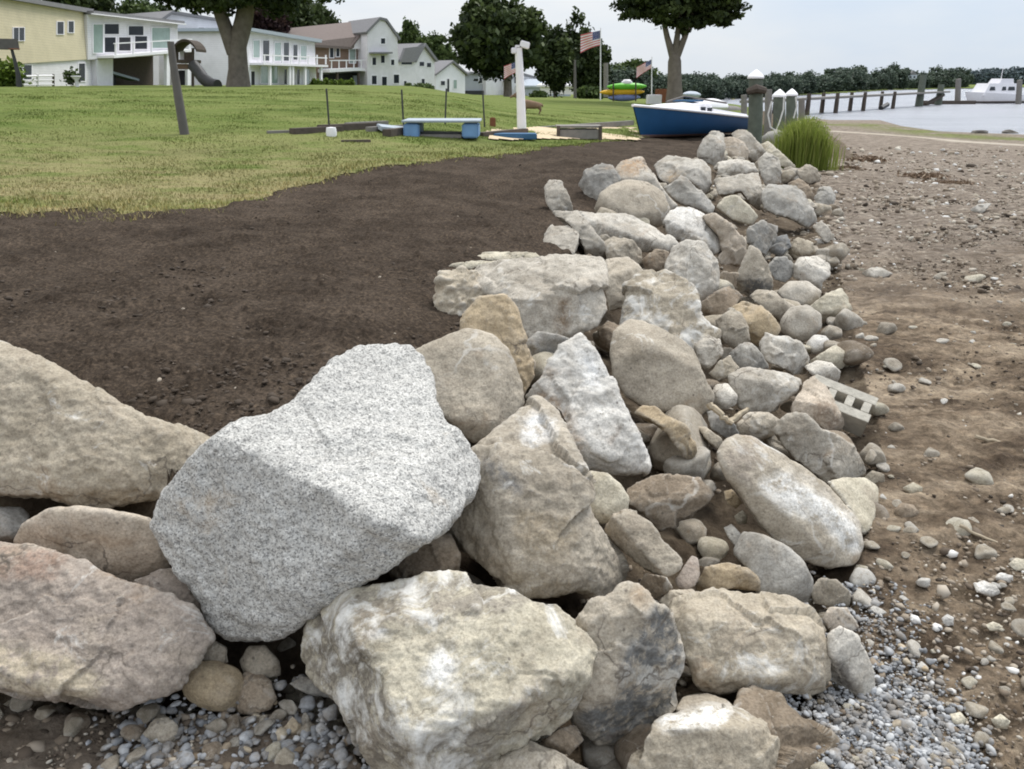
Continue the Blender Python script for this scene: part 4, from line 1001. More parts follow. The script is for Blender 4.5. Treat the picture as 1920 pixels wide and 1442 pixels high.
def grit():
    rg = np.random.default_rng(31)
    sh = [stone_shape(700 + i, 1, 8, 10, (1, .8, .6), 0) for i in range(8)]
    def area(n, x0, x1, y0, y1, pw):
        x = rg.uniform(x0, x1, n); y = y0 + (y1 - y0) * rg.random(n) ** pw; return np.stack([x, y], 1)
    pp = np.vstack([area(3600, 1490, 1960, 262, 1450, 1.0), area(5200, 1500, 1960, 262, 560, 1.0), area(2600, 1960, 2500, 262, 1450, 1.0), area(2400, 1960, 2400, 262, 560, 1.0), area(500, -20, 420, 1290, 1450, .8), area(2600, 1000, 1640, 320, 1300, 1)])
    L = []
    D = np.array([ray(x, y) for x, y in pp])
    for zz in (0.0, -0.15, -0.4):
        pass
    t = (0.0 - EYE) / D[:, 2]; P = np.array([0, 0, EYE]) + D * t[:, None]
    for _ in range(3):
        z = zt(P[:, 0], P[:, 1]); t = (z - EYE) / D[:, 2]; P = np.array([0, 0, EYE]) + D * t[:, None]
    z, iT, iB, dC, dT, dS, iW = zt(P[:, 0], P[:, 1], True)
    ok = (~iT) & (~iW) & (P[:, 1] < 40) & (P[:, 1] > 1)
    sq = dC / (dC + dT); P[:, 2] = z - np.where(iB, 0, (.27 + .14 * (P[:, 1] < 4)) * np.sin(np.pi * sq) ** .8)
    P = P[ok]; n = len(P)
    cl = fbm(P * np.array([1.1, 1.1, 0]), 3, 77)
    r = np.clip(rg.lognormal(math.log(.0062), .55, n), .003, .03) * (1 + .16 * np.maximum(0, P[:, 1] - 3.5)) * (1 + .5 * (cl > .2))
    P[:, 2] += r * .15
    tone = np.clip(.35 + .30 * rg.normal(size=n) + .16 * (P[:, 1] > 9) + .15 * cl, 0, 1)
    scatter("gravel", P, r, sh, M['grit'], rg, flat=.7, tone=tone, label='fine brown grit and small stones strewn over the whole beach')
    # clods and flints on the dug soil
    q = area(3600, -20, 1080, 300, 820, .8); D = np.array([ray(x, y) for x, y in q]); t = (0.75 - EYE) / D[:, 2]; P = np.array([0, 0, EYE]) + D * t[:, None]
    z, iT, iB, *_ = zt(P[:, 0], P[:, 1], True); lw = inpoly(P[:, 0], P[:, 1], LAWN_POLY); P[:, 2] = z; P = P[iT & ~lw]
    r = np.clip(rg.lognormal(math.log(.011), .45, len(P)), .005, .035); tn = np.where(rg.random(len(P)) < .02, .7, rg.uniform(0, .05, len(P)))
    o = scatter("soil_clods", P, r, sh, M['grit'], rg, flat=.7, tone=tn, label='loose dark clods and a few pale flints on the dug soil')
def blades():
    rg = np.random.default_rng(41); n = 230000
    r = 6.2 + 34 * rg.random(n) ** 1.7; a = np.radians(rg.uniform(-36, 20, n)); x = r * np.sin(a); y = r * np.cos(a)
    P = np.stack([x, y, np.zeros(n)], 1)
    ins = inpoly(x + 0.18 * fbm(P * 1.1, 3, 5) + rg.normal(0, .06, n), y + 0.3 * fbm(P * 1.3, 4, 9) + rg.normal(0, .2, n) + .3 * np.maximum(0, fbm(P * .9, 3, 15)), LAWN_POLY)
    P = P[ins]; n = len(P); P[:, 2] = zt(P[:, 0], P[:, 1]) + .012 + fbm(P * 0.6, 3, 51) * 0.03
    # thin out inside, keep the ragged edge
    cl = fbm(P * np.array([1.6, 1.6, 0]), 4, 63)
    d = dist(P[:, 0], P[:, 1], LAWN_EDGE)
    h = np.clip(.030 + .018 * cl + .020 * np.exp(-(d / .8) ** 2) + .008 * rg.normal(size=n), .008, .10); w = .0035 + .0005 * P[:, 1]
    th = rg.uniform(0, 6.28, n); lean = rg.normal(0, .5, (n, 2))
    dx, dy = np.cos(th) * w, np.sin(th) * w
    V = np.stack([P + np.stack([-dx, -dy, 0 * dx - .01], 1), P + np.stack([dx, dy, 0 * dx - .01], 1), P + np.stack([lean[:, 0] * h, lean[:, 1] * h, h], 1)], 1).reshape(-1, 3)
    tone = np.repeat(np.clip(.4 + .25 * rg.normal(size=n) + .45 * np.exp(-(d / .5) ** 2) * (rg.random(n) < .6), 0, 1), 3)
    o = mesh_np("grass", V, np.arange(3 * n).reshape(n, 3), M['blade'], attrs={'tone': tone})
    tag(o, 'short mown grass with dry straw coloured patches along the soil edge', 'grass', kind='stuff')
M['concrete'] = plain("block_concrete", (.46, .43, .37), .95, .2, 14, spec=.1, bump=.4)
M['drift'] = plain("driftwood", (.40, .335, .245), .9, .25, 9, spec=.1, bump=.3)
def concrete_block():
    D0 = hit(1590, 770)[1] - .30
    E = np.array([0, 0, EYE]); a = E + ray(1540, 712) * (D0 + .06); b = E + ray(1632, 748) * (D0 - .05)
    u = nrm(b - a); n = np.array([.10, -.70, .71]); n = nrm(n - u * (n @ u)); v = np.cross(n, u); c = (a + b) / 2 - v * .07
    L, H, Wd = .40, .19, .20
    R = Matrix(np.array([u, v, n]).T.tolist()).to_4x4()
    def bx(mb, cx, cy, dx, dy):
        Mx = Matrix.Translation(Vector(c)) @ R; x0, x1, y0, y1 = cx - dx / 2, cx + dx / 2, cy - dy / 2, cy + dy / 2
        mb.hexa([Mx @ Vector(q) for q in ((x0, y0, -H), (x1, y0, -H), (x1, y1, -H), (x0, y1, -H), (x0, y0, 0), (x1, y0, 0), (x1, y1, 0), (x0, y1, 0))])
    mb = MB(); t = .062
    bx(mb, 0, Wd / 2 - t / 2, L, t); bx(mb, 0, -Wd / 2 + t / 2, L, t)
    for x in (-L / 2 + .02, -L / 2 + .135, -L / 2 + .25, -L / 2 + .355): bx(mb, x, 0, .05, Wd - 2 * t)
    Mq = Matrix.Translation(Vector(c)) @ R; mb.hexa([Mq @ Vector(q) for q in ((-.17, -.04, -.12), (.13, -.04, -.12), (.13, .04, -.12), (-.17, .04, -.12), (-.17, -.04, -.10), (.13, -.04, -.10), (.13, .04, -.10), (-.17, .04, -.10))])  # added plate that closes the holes so they look dark
    mb.thing("concrete_block", M['concrete'], 'hollow grey concrete block tilted at the beach edge of the pile, square holes up', 'concrete block', bevel=.003)
concrete_block()
small_stones(); gravel(); grit(); blades()

# ------------------------------------------------------------------ concrete block, sticks, weed, reeds
def stick(pts, r, label, dlift=.05):
    D = [(hit(x, y)[1] - dlift) for x, y in pts]; E = np.array([0, 0, EYE]); dm = np.mean(D)
    P = [E + ray(x, y) * (dm * .75 + d * .25) for (x, y), d in zip(pts, D)]
    P2 = []
    for i in range(len(P) - 1):
        for k in range(5):
            q = P[i] * (1 - k / 5) + P[i + 1] * k / 5; P2.append(q + RNG.normal(0, r * .25, 3))
    P2.append(P[-1]); n = len(P2)
    MB().tube(P2, [r * (1 - .45 * k / n) for k in range(n)], 7).thing("stick", M['drift'], label, 'stick', smooth=True)
stick([(1330, 757), (1352, 776), (1374, 794)], .022, 'pale driftwood stick pointing down right, crossing another in the pile', .30)
stick([(1370, 790), (1388, 780), (1404, 765)], .020, 'pale driftwood stick slanting up right, crossing the other in the pile', .32)
stick([(1828, 818), (1870, 828), (1935, 842)], .014, 'thin pale stick lying on the brown beach at the right edge', .01)
stick([(1800, 985), (1850, 1010), (1915, 1035)], .009, 'thin dry stalk lying on the beach below the pale stick', .01)
def leafcloud(P, size, rg, up=.3, aspect=.6):
    n = len(P); d = rg.normal(size=(n, 3)); d[:, 2] += up; d /= np.linalg.norm(d, axis=1)[:, None]
    a = np.cross(d, rg.normal(size=(n, 3))); a /= np.linalg.norm(a, axis=1)[:, None]; b = np.cross(d, a)
    s = (size * rg.uniform(.6, 1.35, n))[:, None]
    V = np.stack([P - a * s, P - b * s * aspect, P + a * s, P + b * s * aspect], 1).reshape(-1, 3)
    return V, np.arange(4 * n).reshape(n, 4)
def leaf_material(name, dark, mid, light, trans=.25):
    m, t, b = newmat(name); N = NB(t)
    c = N.ramp(N.attr('tone'), [(0.0, dark), (.5, mid), (1.0, light)])
    N.link(c, b.inputs['Base Color']); b.inputs['Roughness'].default_value = .65; b.inputs['Specular IOR Level'].default_value = .2
    tr = N.n('ShaderNodeBsdfTranslucent'); N.link(c, tr.inputs['Color']); mxs = N.n('ShaderNodeMixShader'); mxs.inputs[0].default_value = trans
    out = [x for x in t.nodes if x.type == 'OUTPUT_MATERIAL'][0]
    N.link(b.outputs[0], mxs.inputs[1]); N.link(tr.outputs[0], mxs.inputs[2]); N.link(mxs.outputs[0], out.inputs[0]); return m
M['weed'] = leaf_material("seaweed", (.12, .08, .052), (.22, .15, .10), (.31, .24, .17), .05)
M['reed'] = leaf_material("reeds", (.12, .155, .03), (.23, .29, .055), (.38, .40, .13), .4)
def seaweed(px, py, wpx, hpx, label):
    rg = np.random.default_rng(int(px)); p = G(px, py); T = p[1]; rx = wpx / FPX * T / 2; rz = hpx / FPX * T * .55
    n = 800; q = rg.normal(0, .33, (n, 3)) * np.array([rx, rx * .7, rz * .8]); q[:, 2] = np.abs(q[:, 2]); V, F = leafcloud(q + p, .035 * (1 + T * .05), rg, .8, .3)
    o = mesh_np("seaweed", V, F, M['weed'], loc=p, attrs={'tone': np.repeat(np.clip(.45 + .3 * rg.normal(size=n), 0, 1), 4)}); tag(o, label, 'seaweed')
seaweed(1625, 303, 90, 24, 'rusty brown heap of seaweed behind the tall grass clump on the beach')
seaweed(1590, 318, 50, 12, 'small ginger heap of seaweed just right of the grass clump')
seaweed(1735, 333, 110, 18, 'wide brown heap of seaweed on the beach right of the rusty heap')
seaweed(1785, 345, 90, 10, 'thin dark line of seaweed below the wide brown heap')
def reeds():
    rg = np.random.default_rng(55); n = 2600; V = []; tone = []
    c = PY(1517, 293, 22.5); W_ = 84 / FPX * c[1]
    for k in range(n):
        x = c[0] + rg.normal(0, .27) * W_; y = c[1] + rg.uniform(-.1, .9); z = float(0.02 + c[2])
        fx = (x - c[0]) / W_; h = rg.uniform(.45, 1.0) * 1.05 * (1 - .8 * abs(fx + .12)) * (1 if rg.random() > .1 else 1.15); h = max(.25, h)
        w = rg.uniform(.005, .011); th = rg.uniform(0, 3.14); dx, dy = math.cos(th) * w, math.sin(th) * w; ln = rg.normal(0, .2, 2) * h + np.array([.10 * fx * h, 0])
        V += [(x - dx, y - dy, z - .7), (x + dx, y + dy, z - .7), (x + ln[0] * .45 + dx * .8, y + ln[1] * .45 + dy * .8, z + h * .6), (x + ln[0] * .45 - dx * .8, y + ln[1] * .45 - dy * .8, z + h * .6),
              (x + ln[0] * .45 - dx * .8, y + ln[1] * .45 - dy * .8, z + h * .6), (x + ln[0] * .45 + dx * .8, y + ln[1] * .45 + dy * .8, z + h * .6), (x + ln[0] * 1.1 + dx * .1, y + ln[1] * 1.1, z + h), (x + ln[0] * 1.1 - dx * .1, y + ln[1] * 1.1, z + h)]
        tone += [np.clip(rg.normal(.5, .25), 0, 1)] * 8
    m = 2600; q = rg.normal(0, 1, (m, 3)); q /= np.linalg.norm(q, axis=1)[:, None]; q = q * rg.random((m, 1)) ** .5 * np.array([W_ * .5, .4, .5]) + np.array([c[0], c[1] + .35, c[2] + .5])
    Vl, _ = leafcloud(q, .045, rg, .6, .3); V = V + [tuple(x) for x in Vl]; tone += list(np.repeat(rg.uniform(.1, 1, m), 4))
    o = mesh_np("grass_clump", np.array(V), np.arange(len(V)).reshape(-1, 4), M['reed'], loc=c, attrs={'tone': np.array(tone)})
    tag(o, 'tall bright green clump of shore grass at the far end of the pile', 'grass clump')
reeds()
# ------------------------------------------------------------------ things on the lawn and the shore
M['white'] = plain("white_paint", (.81, .79, .81), .55, .05, 3)
M['offwhite'] = plain("off_white_siding", (.73, .71, .74), .7, .06, 3)
def siding(name, col):
    m, t, b = newmat(name); N = NB(t); s = N.n('ShaderNodeSeparateXYZ'); N.link(N.pos(), s.inputs[0])
    f = N.math('FRACT', N.math('MULTIPLY', s.outputs['Z'], 5.5))
    c = N.ramp(f, [(0.0, tuple(k * .55 for k in col)), (.10, tuple(k * .95 for k in col)), (1.0, col)])
    c = N.mix(.6, c, N.ramp(N.noise(N.pos(), .9, 5, .65), [(.3, (.84, .84, .83)), (.65, (1.06, 1.06, 1.06))]), 'MULTIPLY')
    N.link(c, b.inputs['Base Color']); N.bump(f, .5, .03, b); return m
M['clap'] = siding("white_clapboard", (.80, .775, .80))
M['cream'] = siding("cream_clapboard", (.68, .60, .43))
M['paleblue'] = plain("pale_blue_siding", (.45, .49, .55), .75, .06, 3)
M['greysiding'] = siding("grey_clapboard", (.40, .41, .44))
M['brownside'] = siding("brown_shingle", (.22, .15, .11))
M['roofgrey'] = plain("grey_roof", (.20, .195, .20), .9, .12, 4)
M['roofbrown'] = plain("brown_roof", (.155, .125, .113), .9, .14, 4)
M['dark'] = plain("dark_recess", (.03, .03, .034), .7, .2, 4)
M['glass'] = plain("window_glass", (.02, .024, .03), .25, .1, 2, spec=.35)
M['paleglass'] = plain("pale_glass", (.30, .38, .34), .12, .1, 2, spec=.6)
M['greywood'] = plain("weathered_wood", (.21, .195, .18), .9, .2, 7, bump=.2)
M['darkwood'] = plain("dark_wood", (.09, .072, .06), .9, .25, 7, bump=.2)
M['greenwood'] = plain("treated_piling", (.115, .13, .105), .9, .25, 5, bump=.3)
M['bark'] = plain("bark", (.175, .15, .125), .95, .3, 3, bump=.6)
M['steel'] = plain("dark_steel", (.05, .05, .052), .5, .2, 6)
M['polegrey'] = plain("grey_pole", (.115, .105, .10), .7, .12, 6)
M['bluefloat'] = plain("blue_plastic", (.16, .29, .50), .5, .12, 5)
M['deckgrey'] = plain("pale_decking", (.33, .37, .41), .8, .12, 7)
M['hullblue'] = plain("blue_hull", (.014, .08, .20), .45, .1, 3, spec=.5)
M['boot'] = plain("pink_boot_stripe", (.42, .26, .24), .5, .1, 3)
M['navy'] = plain("navy_cover", (.05, .12, .22), .8, .1, 3)
M['sand'] = plain("sand", (.52, .42, .29), 1.0, .12, 5, spec=.05, bump=.3)
M['rope'] = plain("white_rope", (.68, .67, .64), .9, .08, 8)
M['kgreen'] = plain("green_kayak_plastic", (.14, .50, .045), .4, .1, 3)
M['kyellow'] = plain("yellow_kayak_plastic", (.72, .42, .03), .4, .1, 3)
M['kblue'] = plain("blue_kayak_plastic", (.20, .25, .48), .4, .2, 3)
M['rust'] = plain("rusty_metal", (.21, .085, .045), .85, .25, 6)
M['deer'] = plain("deer_coat", (.20, .13, .085), .9, .15, 6)
M['shrub'] = leaf_material("shrub_leaves", (.03, .05, .01), (.09, .14, .02), (.17, .23, .04), .2)
M['leaf'] = leaf_material("tree_leaves", (.016, .026, .010), (.042, .060, .021), (.088, .115, .040), .2)
M['leafmid'] = leaf_material("mid_green_leaves", (.026, .044, .014), (.062, .092, .028), (.115, .155, .05), .2)
M['leafmaroon'] = leaf_material("maroon_leaves", (.018, .010, .012), (.035, .018, .02), (.06, .035, .03), .15)
M['leaffar'] = leaf_material("far_leaves", (.038, .055, .042), (.066, .090, .066), (.105, .135, .095), .15)  # lifted toward blue: slight haze painted into the leaf colour
M['leafhaze'] = leaf_material("haze_tinted_leaves", (.08, .105, .115), (.10, .13, .14), (.125, .155, .165), .1)  # distance haze painted into the leaf colour

def crown_pts(blobs, rg, dens, clump=.2):
    P, Tn = [], []
    for (c, rad, n) in blobs:
        k = max(6, int(n / dens)); u = rg.normal(size=(k, 3)); u /= np.linalg.norm(u, axis=1)[:, None]
        cc = u * (rg.random(k) ** .45)[:, None]; tn = rg.uniform(.15, .85, k)
        i = rg.integers(k, size=n); off = rg.normal(size=(n, 3)) * clump * np.array([1, 1, .75])
        q = (cc[i] + off) * np.array(rad) + np.array(c); P.append(q); Tn.append(np.clip(tn[i] + rg.normal(0, .16, n) + .22 * off[:, 2] / clump * .5, 0, 1))
    return np.vstack(P), np.concatenate(Tn)
def tree(label, base, blobs, trunk, leaf=.3, mat='leaf', seed=1, dens=45, clump=.2, cat='tree', name='tree', group=None):
    rg = np.random.default_rng(seed); t = empty(name, base, label, cat, group)
    P, tn = crown_pts(blobs, rg, dens, clump); V, F = leafcloud(P, leaf, rg, .4)
    mesh_np("crown", V, F, M[mat], parent=t, loc=base, attrs={'tone': np.repeat(tn, 4)})
    if trunk:
        mb = MB()
        for pts, rad in trunk: mb.tube(pts, rad, 9)
        mb.build("trunk", M['bark'], t, smooth=True)
    return t
def wpt(px, py, Y): return PY(px, py, Y)
def pxm(n, Y): return n / FPX * Y * 1.04
def blob(px, py, Y, rx, ry, n, dz=1.0): c = wpt(px, py, Y); return (c, (pxm(rx, Y), pxm(rx, Y) * dz, pxm(ry, Y)), n)

# two big lawn trees whose crowns leave the top of the picture
Y = 57; b0 = wpt(447, 164, Y); b0[2] -= .15
tree('massive old tree with a forked grey trunk on the lawn before the white houses', b0,
     [blob(420, -120, Y, 190, 95, 11000), blob(350, -30, Y, 60, 42, 3000), blob(520, -25, Y, 60, 42, 3000), blob(435, -20, Y, 90, 35, 3200), blob(590, -60, Y, 60, 45, 2500)],
     [([b0, wpt(447, 130, Y), wpt(445, 85, Y), wpt(457, 40, Y), wpt(470, -40, Y), wpt(480, -120, Y)], [.82, .62, .58, .56, .45, .2]),
      ([wpt(440, 100, Y), wpt(424, 55, Y), wpt(408, 10, Y), wpt(380, -60, Y), wpt(350, -120, Y)], [.5, .45, .40, .28, .12]),
      ([wpt(408, 15, Y), wpt(360, -20, Y), wpt(330, -50, Y)], [.25, .18, .08])], .19, seed=2, dens=70, clump=.15)
Y = 56; b1 = wpt(1265, 196, Y); b1[2] -= .2
tree('tall shade tree with a three way forked trunk standing behind the blue sailboat', b1,
     [blob(1275, -90, Y, 130, 85, 9500), blob(1205, 5, Y, 42, 24, 2600), blob(1330, 15, Y, 50, 28, 3400), blob(1275, 10, Y, 70, 30, 4200), blob(1300, 48, Y, 24, 14, 420), blob(1355, 30, Y, 30, 18, 520), blob(1365, 10, Y, 24, 15, 420), blob(1228, 28, Y, 22, 12, 380)],
     [([b1, wpt(1265, 160, Y), wpt(1265, 115, Y), wpt(1265, 102, Y)], [.62, .46, .42, .3]), ([wpt(1263, 110, Y), wpt(1251, 70, Y), wpt(1240, 20, Y), wpt(1225, -60, Y)], [.26, .18, .14, .08]),
      ([wpt(1266, 100, Y), wpt(1271, 60, Y), wpt(1280, -40, Y)], [.24, .17, .08]), ([wpt(1269, 105, Y), wpt(1284, 70, Y), wpt(1297, 30, Y), wpt(1325, -50, Y)], [.26, .18, .14, .07])], .17, seed=3, dens=70, clump=.15)
def simple_tree(label, px, base_y, top_y, w, Y, mat='leaf', seed=1, leaf=.4, n=5200, shape=1.0, lobes=5):
    rg = np.random.default_rng(seed); b = wpt(px, base_y, Y); b[2] -= .3; H = base_y - top_y
    bl = [blob(px, base_y - H * .58, Y, w * .42, H * .40, n)]
    for k in range(lobes):
        a = (k + .5) / lobes * 2 - 1; bl.append(blob(px + a * w * .33, base_y - H * rg.uniform(.5, .8), Y, w * .22, H * .17, n // 5))
    return tree(label, b, bl, [([b, wpt(px, base_y - H * .3, Y), wpt(px + 2, base_y - H * .7, Y)], [max(.12, pxm(w * .035, Y)), pxm(w * .025, Y), .05])], leaf * .75, mat, seed, dens=60, clump=.15)
simple_tree('dark green tree behind the cream house roof at the top left', 140, 70, -60, 150, 100, 'leaf', 11)
simple_tree('dark tree peeping over the glazed balcony house', 255, 90, 12, 80, 112, 'leafmid', 12)
simple_tree('green tree between the balcony house and the white gabled house', 290, 90, 8, 90, 125, 'leafmid', 13)
simple_tree('dark maroon leaved tree behind the white two storey house', 503, 150, 8, 90, 128, 'leafmaroon', 14)
simple_tree('tall dark green tree left of the brown roofed house', 575, 140, 2, 110, 165, 'leaf', 15, .5)
simple_tree('dark tree rising between the maroon tree and the brown roofed house', 540, 140, -25, 90, 150, 'leaf', 16, .5)
simple_tree('mid green tree behind the small grey roofed house', 768, 150, 50, 52, 190, 'leafmid', 17, .5)
simple_tree('mid green bushy tree sloping down toward the big dark maple', 805, 160, 65, 60, 185, 'leafmid', 18, .5)
simple_tree('small green tree at the left edge of the big dark maple', 835, 160, 90, 50, 180, 'leafmid', 19, .5)
# the big dark rounded maple
Y = 105; b2 = wpt(952, 182, Y)
tree('huge dark rounded maple in the centre behind the white post', b2,
     [blob(932, 72, Y, 64, 56, 15000), blob(915, 25, Y, 34, 26, 2800), blob(975, 60, Y, 38, 34, 3400), blob(885, 80, Y, 28, 34, 2700), blob(985, 92, Y, 28, 28, 2200), blob(905, 108, Y, 30, 20, 1600)],
     [([b2, wpt(952, 150, Y), wpt(940, 110, Y), wpt(932, 50, Y)], [.55, .45, .4, .15]), ([wpt(951, 150, Y), wpt(925, 118, Y)], [.3, .15])], .40, 'leaf', 21, dens=75, clump=.15)
simple_tree('dark green tree on the right shoulder of the huge maple', 1040, 180, 62, 70, 120, 'leaf', 22, .45)
simple_tree('dark green tree left of the large flag', 1083, 182, 42, 62, 128, 'leaf', 23, .45, 3600)
simple_tree('dark green tree under the large flag', 1112, 184, 78, 64, 122, 'leaf', 24, .45)
simple_tree('low green tree behind the kayaks', 1180, 180, 120, 90, 150, 'leafmid', 25, .5)

def pole(name, pts, rad, mat, label, cat, group=None, n=9):
    return MB().tube(pts, rad, n).thing(name, mat, label, cat, group, smooth=True)
def ground(px, py):                                          # point where the lawn meets a photo pixel
    return G(px, py)
# leaning grey pole, basketball hoop
p = ground(347, 252); Y = p[1]
t = empty('pole', p, 'leaning weathered grey pole standing alone in the middle of the lawn', 'pole')
MB().tube([p - np.array([0, 0, .2]), wpt(335, 185, Y), wpt(325, 120, Y), wpt(320, 78, Y)], [.10, .09, .075, .07], 9).build('shaft', M['polegrey'], t, smooth=True)
Y = 50; q = wpt(36, 163, Y)
t = empty('basketball_hoop', q, 'dark basketball hoop with a curved pole at the left edge of the lawn', 'basketball hoop')
MB().tube([q, wpt(34, 140, Y), wpt(28, 115, Y), wpt(22, 92, Y)], [.16, .13, .10, .08], 8).build('pole', M['steel'], t, smooth=True)
MB().box(wpt(14, 83, Y), (1.1, .5, .55), .5).build('backboard', M['polegrey'], t, bevel=.02)
MB().tube([wpt(26, 92, Y) + np.array([.28 * math.cos(a), .28 * math.sin(a), 0]) for a in np.linspace(0, 6.28, 17)], .025, 6).build('rim', M['rust'], t)

# white mooring post with brackets
p = ground(979, 247); Y = p[1]
t = empty('mooring_post', p, 'tall white post with two pale lamp brackets on top, beside the dock floats', 'post')
MB().tube([p - np.array([0, 0, .2]), wpt(976, 170, Y), wpt(972, 90, Y)], [.135, .115, .10], 12).build('shaft', M['white'], t, smooth=True)
MB().box(wpt(984, 84, Y), (.26, .22, .17), 0, 0, .25).build('bracket', M['white'], t, bevel=.02)
MB().box(wpt(964, 95, Y), (.16, .2, .15)).build('bracket', M['offwhite'], t, bevel=.02)
MB().box(wpt(972, 87, Y), (.18, .18, .06)).build('cap', M['offwhite'], t, bevel=.01)

# dock float with blue ends
def bxpx(mb, x0, y0, x1, y1, Y, depth, dY=0):                # an upright box whose front covers these pixels at distance Y
    a, b, c, d = wpt(x0, y1, Y), wpt(x1, y1, Y), wpt(x1, y0, Y), wpt(x0, y0, Y); o = np.array([0, depth, 0])
    return mb.hexa([a, b, b + o, a + o, d, c, c + o, d + o])
p = ground(825, 259); Y = p[1]
t = empty('dock_float', p, 'grey dock section on the grass with a blue float block at each end', 'dock section')
bxpx(MB(), 756, 232, 786, 259, Y, 1.0).build('float_block', M['bluefloat'], t, bevel=.03)
bxpx(MB(), 866, 232, 897, 259, Y, 1.0).build('float_block', M['bluefloat'], t, bevel=.03)
bxpx(MB(), 752, 226, 900, 230, Y - .05, 1.3).build('deck', M['deckgrey'], t, bevel=.01)
bxpx(MB(), 787, 247, 865, 251, Y + .2, .15).build('crossbar', M['steel'], t)
bxpx(MB(), 787, 252, 865, 259, Y + .1, .6).build('lower_frame', M['greywood'], t)
def timber(pts, r, mat, label, name='timber', cat='timber', lift=.0):
    P = [ground(*q) for q in pts]; 
    a, b = P[0], P[1]; c = (a + b) / 2; d = b - a; L = np.linalg.norm(d[:2])
    return MB().box((c[0], c[1], c[2] + r + lift), (L, 2 * r * 1.3, 2 * r), math.atan2(d[1], d[0])).thing(name, M[mat], label, cat, 'old dock timbers on the lawn', bevel=r * .15)
timber([(502, 255), (545, 253)], .05, 'greywood', 'short pale timber at the left end of the old dock timbers')
timber([(548, 256), (640, 248)], .075, 'darkwood', 'thick dark timber left of the thin leaning rod')
timber([(600, 249), (705, 243)], .08, 'darkwood', 'long dark timber behind the thick one')
timber([(650, 240), (725, 236)], .06, 'greywood', 'grey timber furthest back of the old dock timbers')
timber([(690, 249), (755, 244)], .06, 'greywood', 'grey timber ending at the blue float block')
timber([(725, 258), (760, 252)], .08, 'darkwood', 'short dark timber at the foot of the left blue float block')
timber([(640, 269), (695, 269)], .035, 'darkwood', 'thin brown board lying on the grass in front of the others')
timber([(900, 256), (985, 255)], .07, 'darkwood', 'dark timber between the dock section and the white post')
MB().lathe(ground(622, 258), [(.0, 0), (.1, .0), (.115, .1), (.1, .2), (.0, .21)], 12).thing('bucket', M['white'], 'small white bucket on the grass before the dark timbers', 'bucket', smooth=True)
p = ground(965, 262); bxpx(MB(), 925, 251, 1007, 262, p[1], .5).thing('dock_board', M['navy'], 'dark blue board lying at the foot of the white post', 'board', bevel=.02)
MB().box(wpt(748, 243, ground(740, 250)[1]), (.9, .7, .1), .3, .05, .12).thing('panel', M['deckgrey'], 'pale grey panel tilted over the timbers by the left blue block', 'panel', bevel=.01)
for (xa, ya, xb, yb, lab) in ((618, 248, 612, 166, 'thin dark rod leaning left, tallest and leftmost of the four'), (757, 240, 753, 168, 'thin dark rod rising behind the left blue block'), (834, 234, 837, 166, 'thin dark rod rising behind the middle of the dock section'), (909, 240, 905, 170, 'thin dark rod rising right of the right blue block')):
    p = ground(xa, ya); pole('rod', [p - np.array([0, 0, .1]), wpt(xb, yb, p[1])], .022, M['steel'], lab, 'rod', 'thin rods standing in the lawn', 6)
p = ground(924, 238); MB().box(p + np.array([0, 0, .1]), (.16, .12, .3)).thing('rusty_bracket', M['rust'], 'small rusty metal bracket behind the right blue block', 'bracket', bevel=.02)

# sand pit with its timber edge and a weathered crate
sp = [G(x, y) for x, y in ((898, 262), (1195, 264), (1215, 258), (1195, 240), (1000, 239), (905, 243))]
c = np.mean(sp, 0); V = []; F = []
xs = np.linspace(-1, 1, 40); 
def sandpit():
    n = 46; poly = np.array([q[:2] for q in sp]); x0, y0 = poly.min(0); x1, y1 = poly.max(0)
    X, Yg = np.meshgrid(np.linspace(x0, x1, n), np.linspace(y0, y1, n)); x, y = X.ravel(), Yg.ravel()
    P = np.stack([x, y, np.zeros_like(x)], 1); ins = inpoly(x + .2 * fbm(P * .8, 3, 2), y + .2 * fbm(P * .8, 3, 3), poly)
    z = zt(x, y) + .036 + .008 * fbm(P * 1.5, 3, 4); idx = np.arange(n * n).reshape(n, n)
    F = np.stack([idx[:-1, :-1], idx[:-1, 1:], idx[1:, 1:], idx[1:, :-1]], -1).reshape(-1, 4); F = F[ins[F].all(1)]; u, inv = np.unique(F, return_inverse=True)
    tag(mesh_np("sand_pit", np.stack([x, y, z], 1)[u], inv.reshape(F.shape), M['sand'], smooth=True), kind='structure')
sandpit()
a, b = ground(1000, 240), ground(1185, 240); cc = (a + b) / 2
MB().box((cc[0], cc[1], cc[2] + .06), (np.linalg.norm(b - a), .15, .16), math.atan2(b[1] - a[1], b[0] - a[0])).thing('edging_beam', M['greywood'], 'long grey timber edging along the back of the sand', 'edging', bevel=.01)
p = ground(1086, 262); Y = p[1]
t = empty('crate', p, 'low weathered crate with two dark corner posts on the sand', 'crate')
bxpx(MB(), 1049, 243, 1123, 261, Y, .7).build('panel', M['greywood'], t, bevel=.01)
for x in (1047, 1126): bxpx(MB(), x - 3, 236, x + 3, 263, Y - .04, .1).build('post', M['darkwood'], t)
bxpx(MB(), 1044, 236, 1129, 240, Y - .02, .74).build('top_rail', M['greywood'], t)

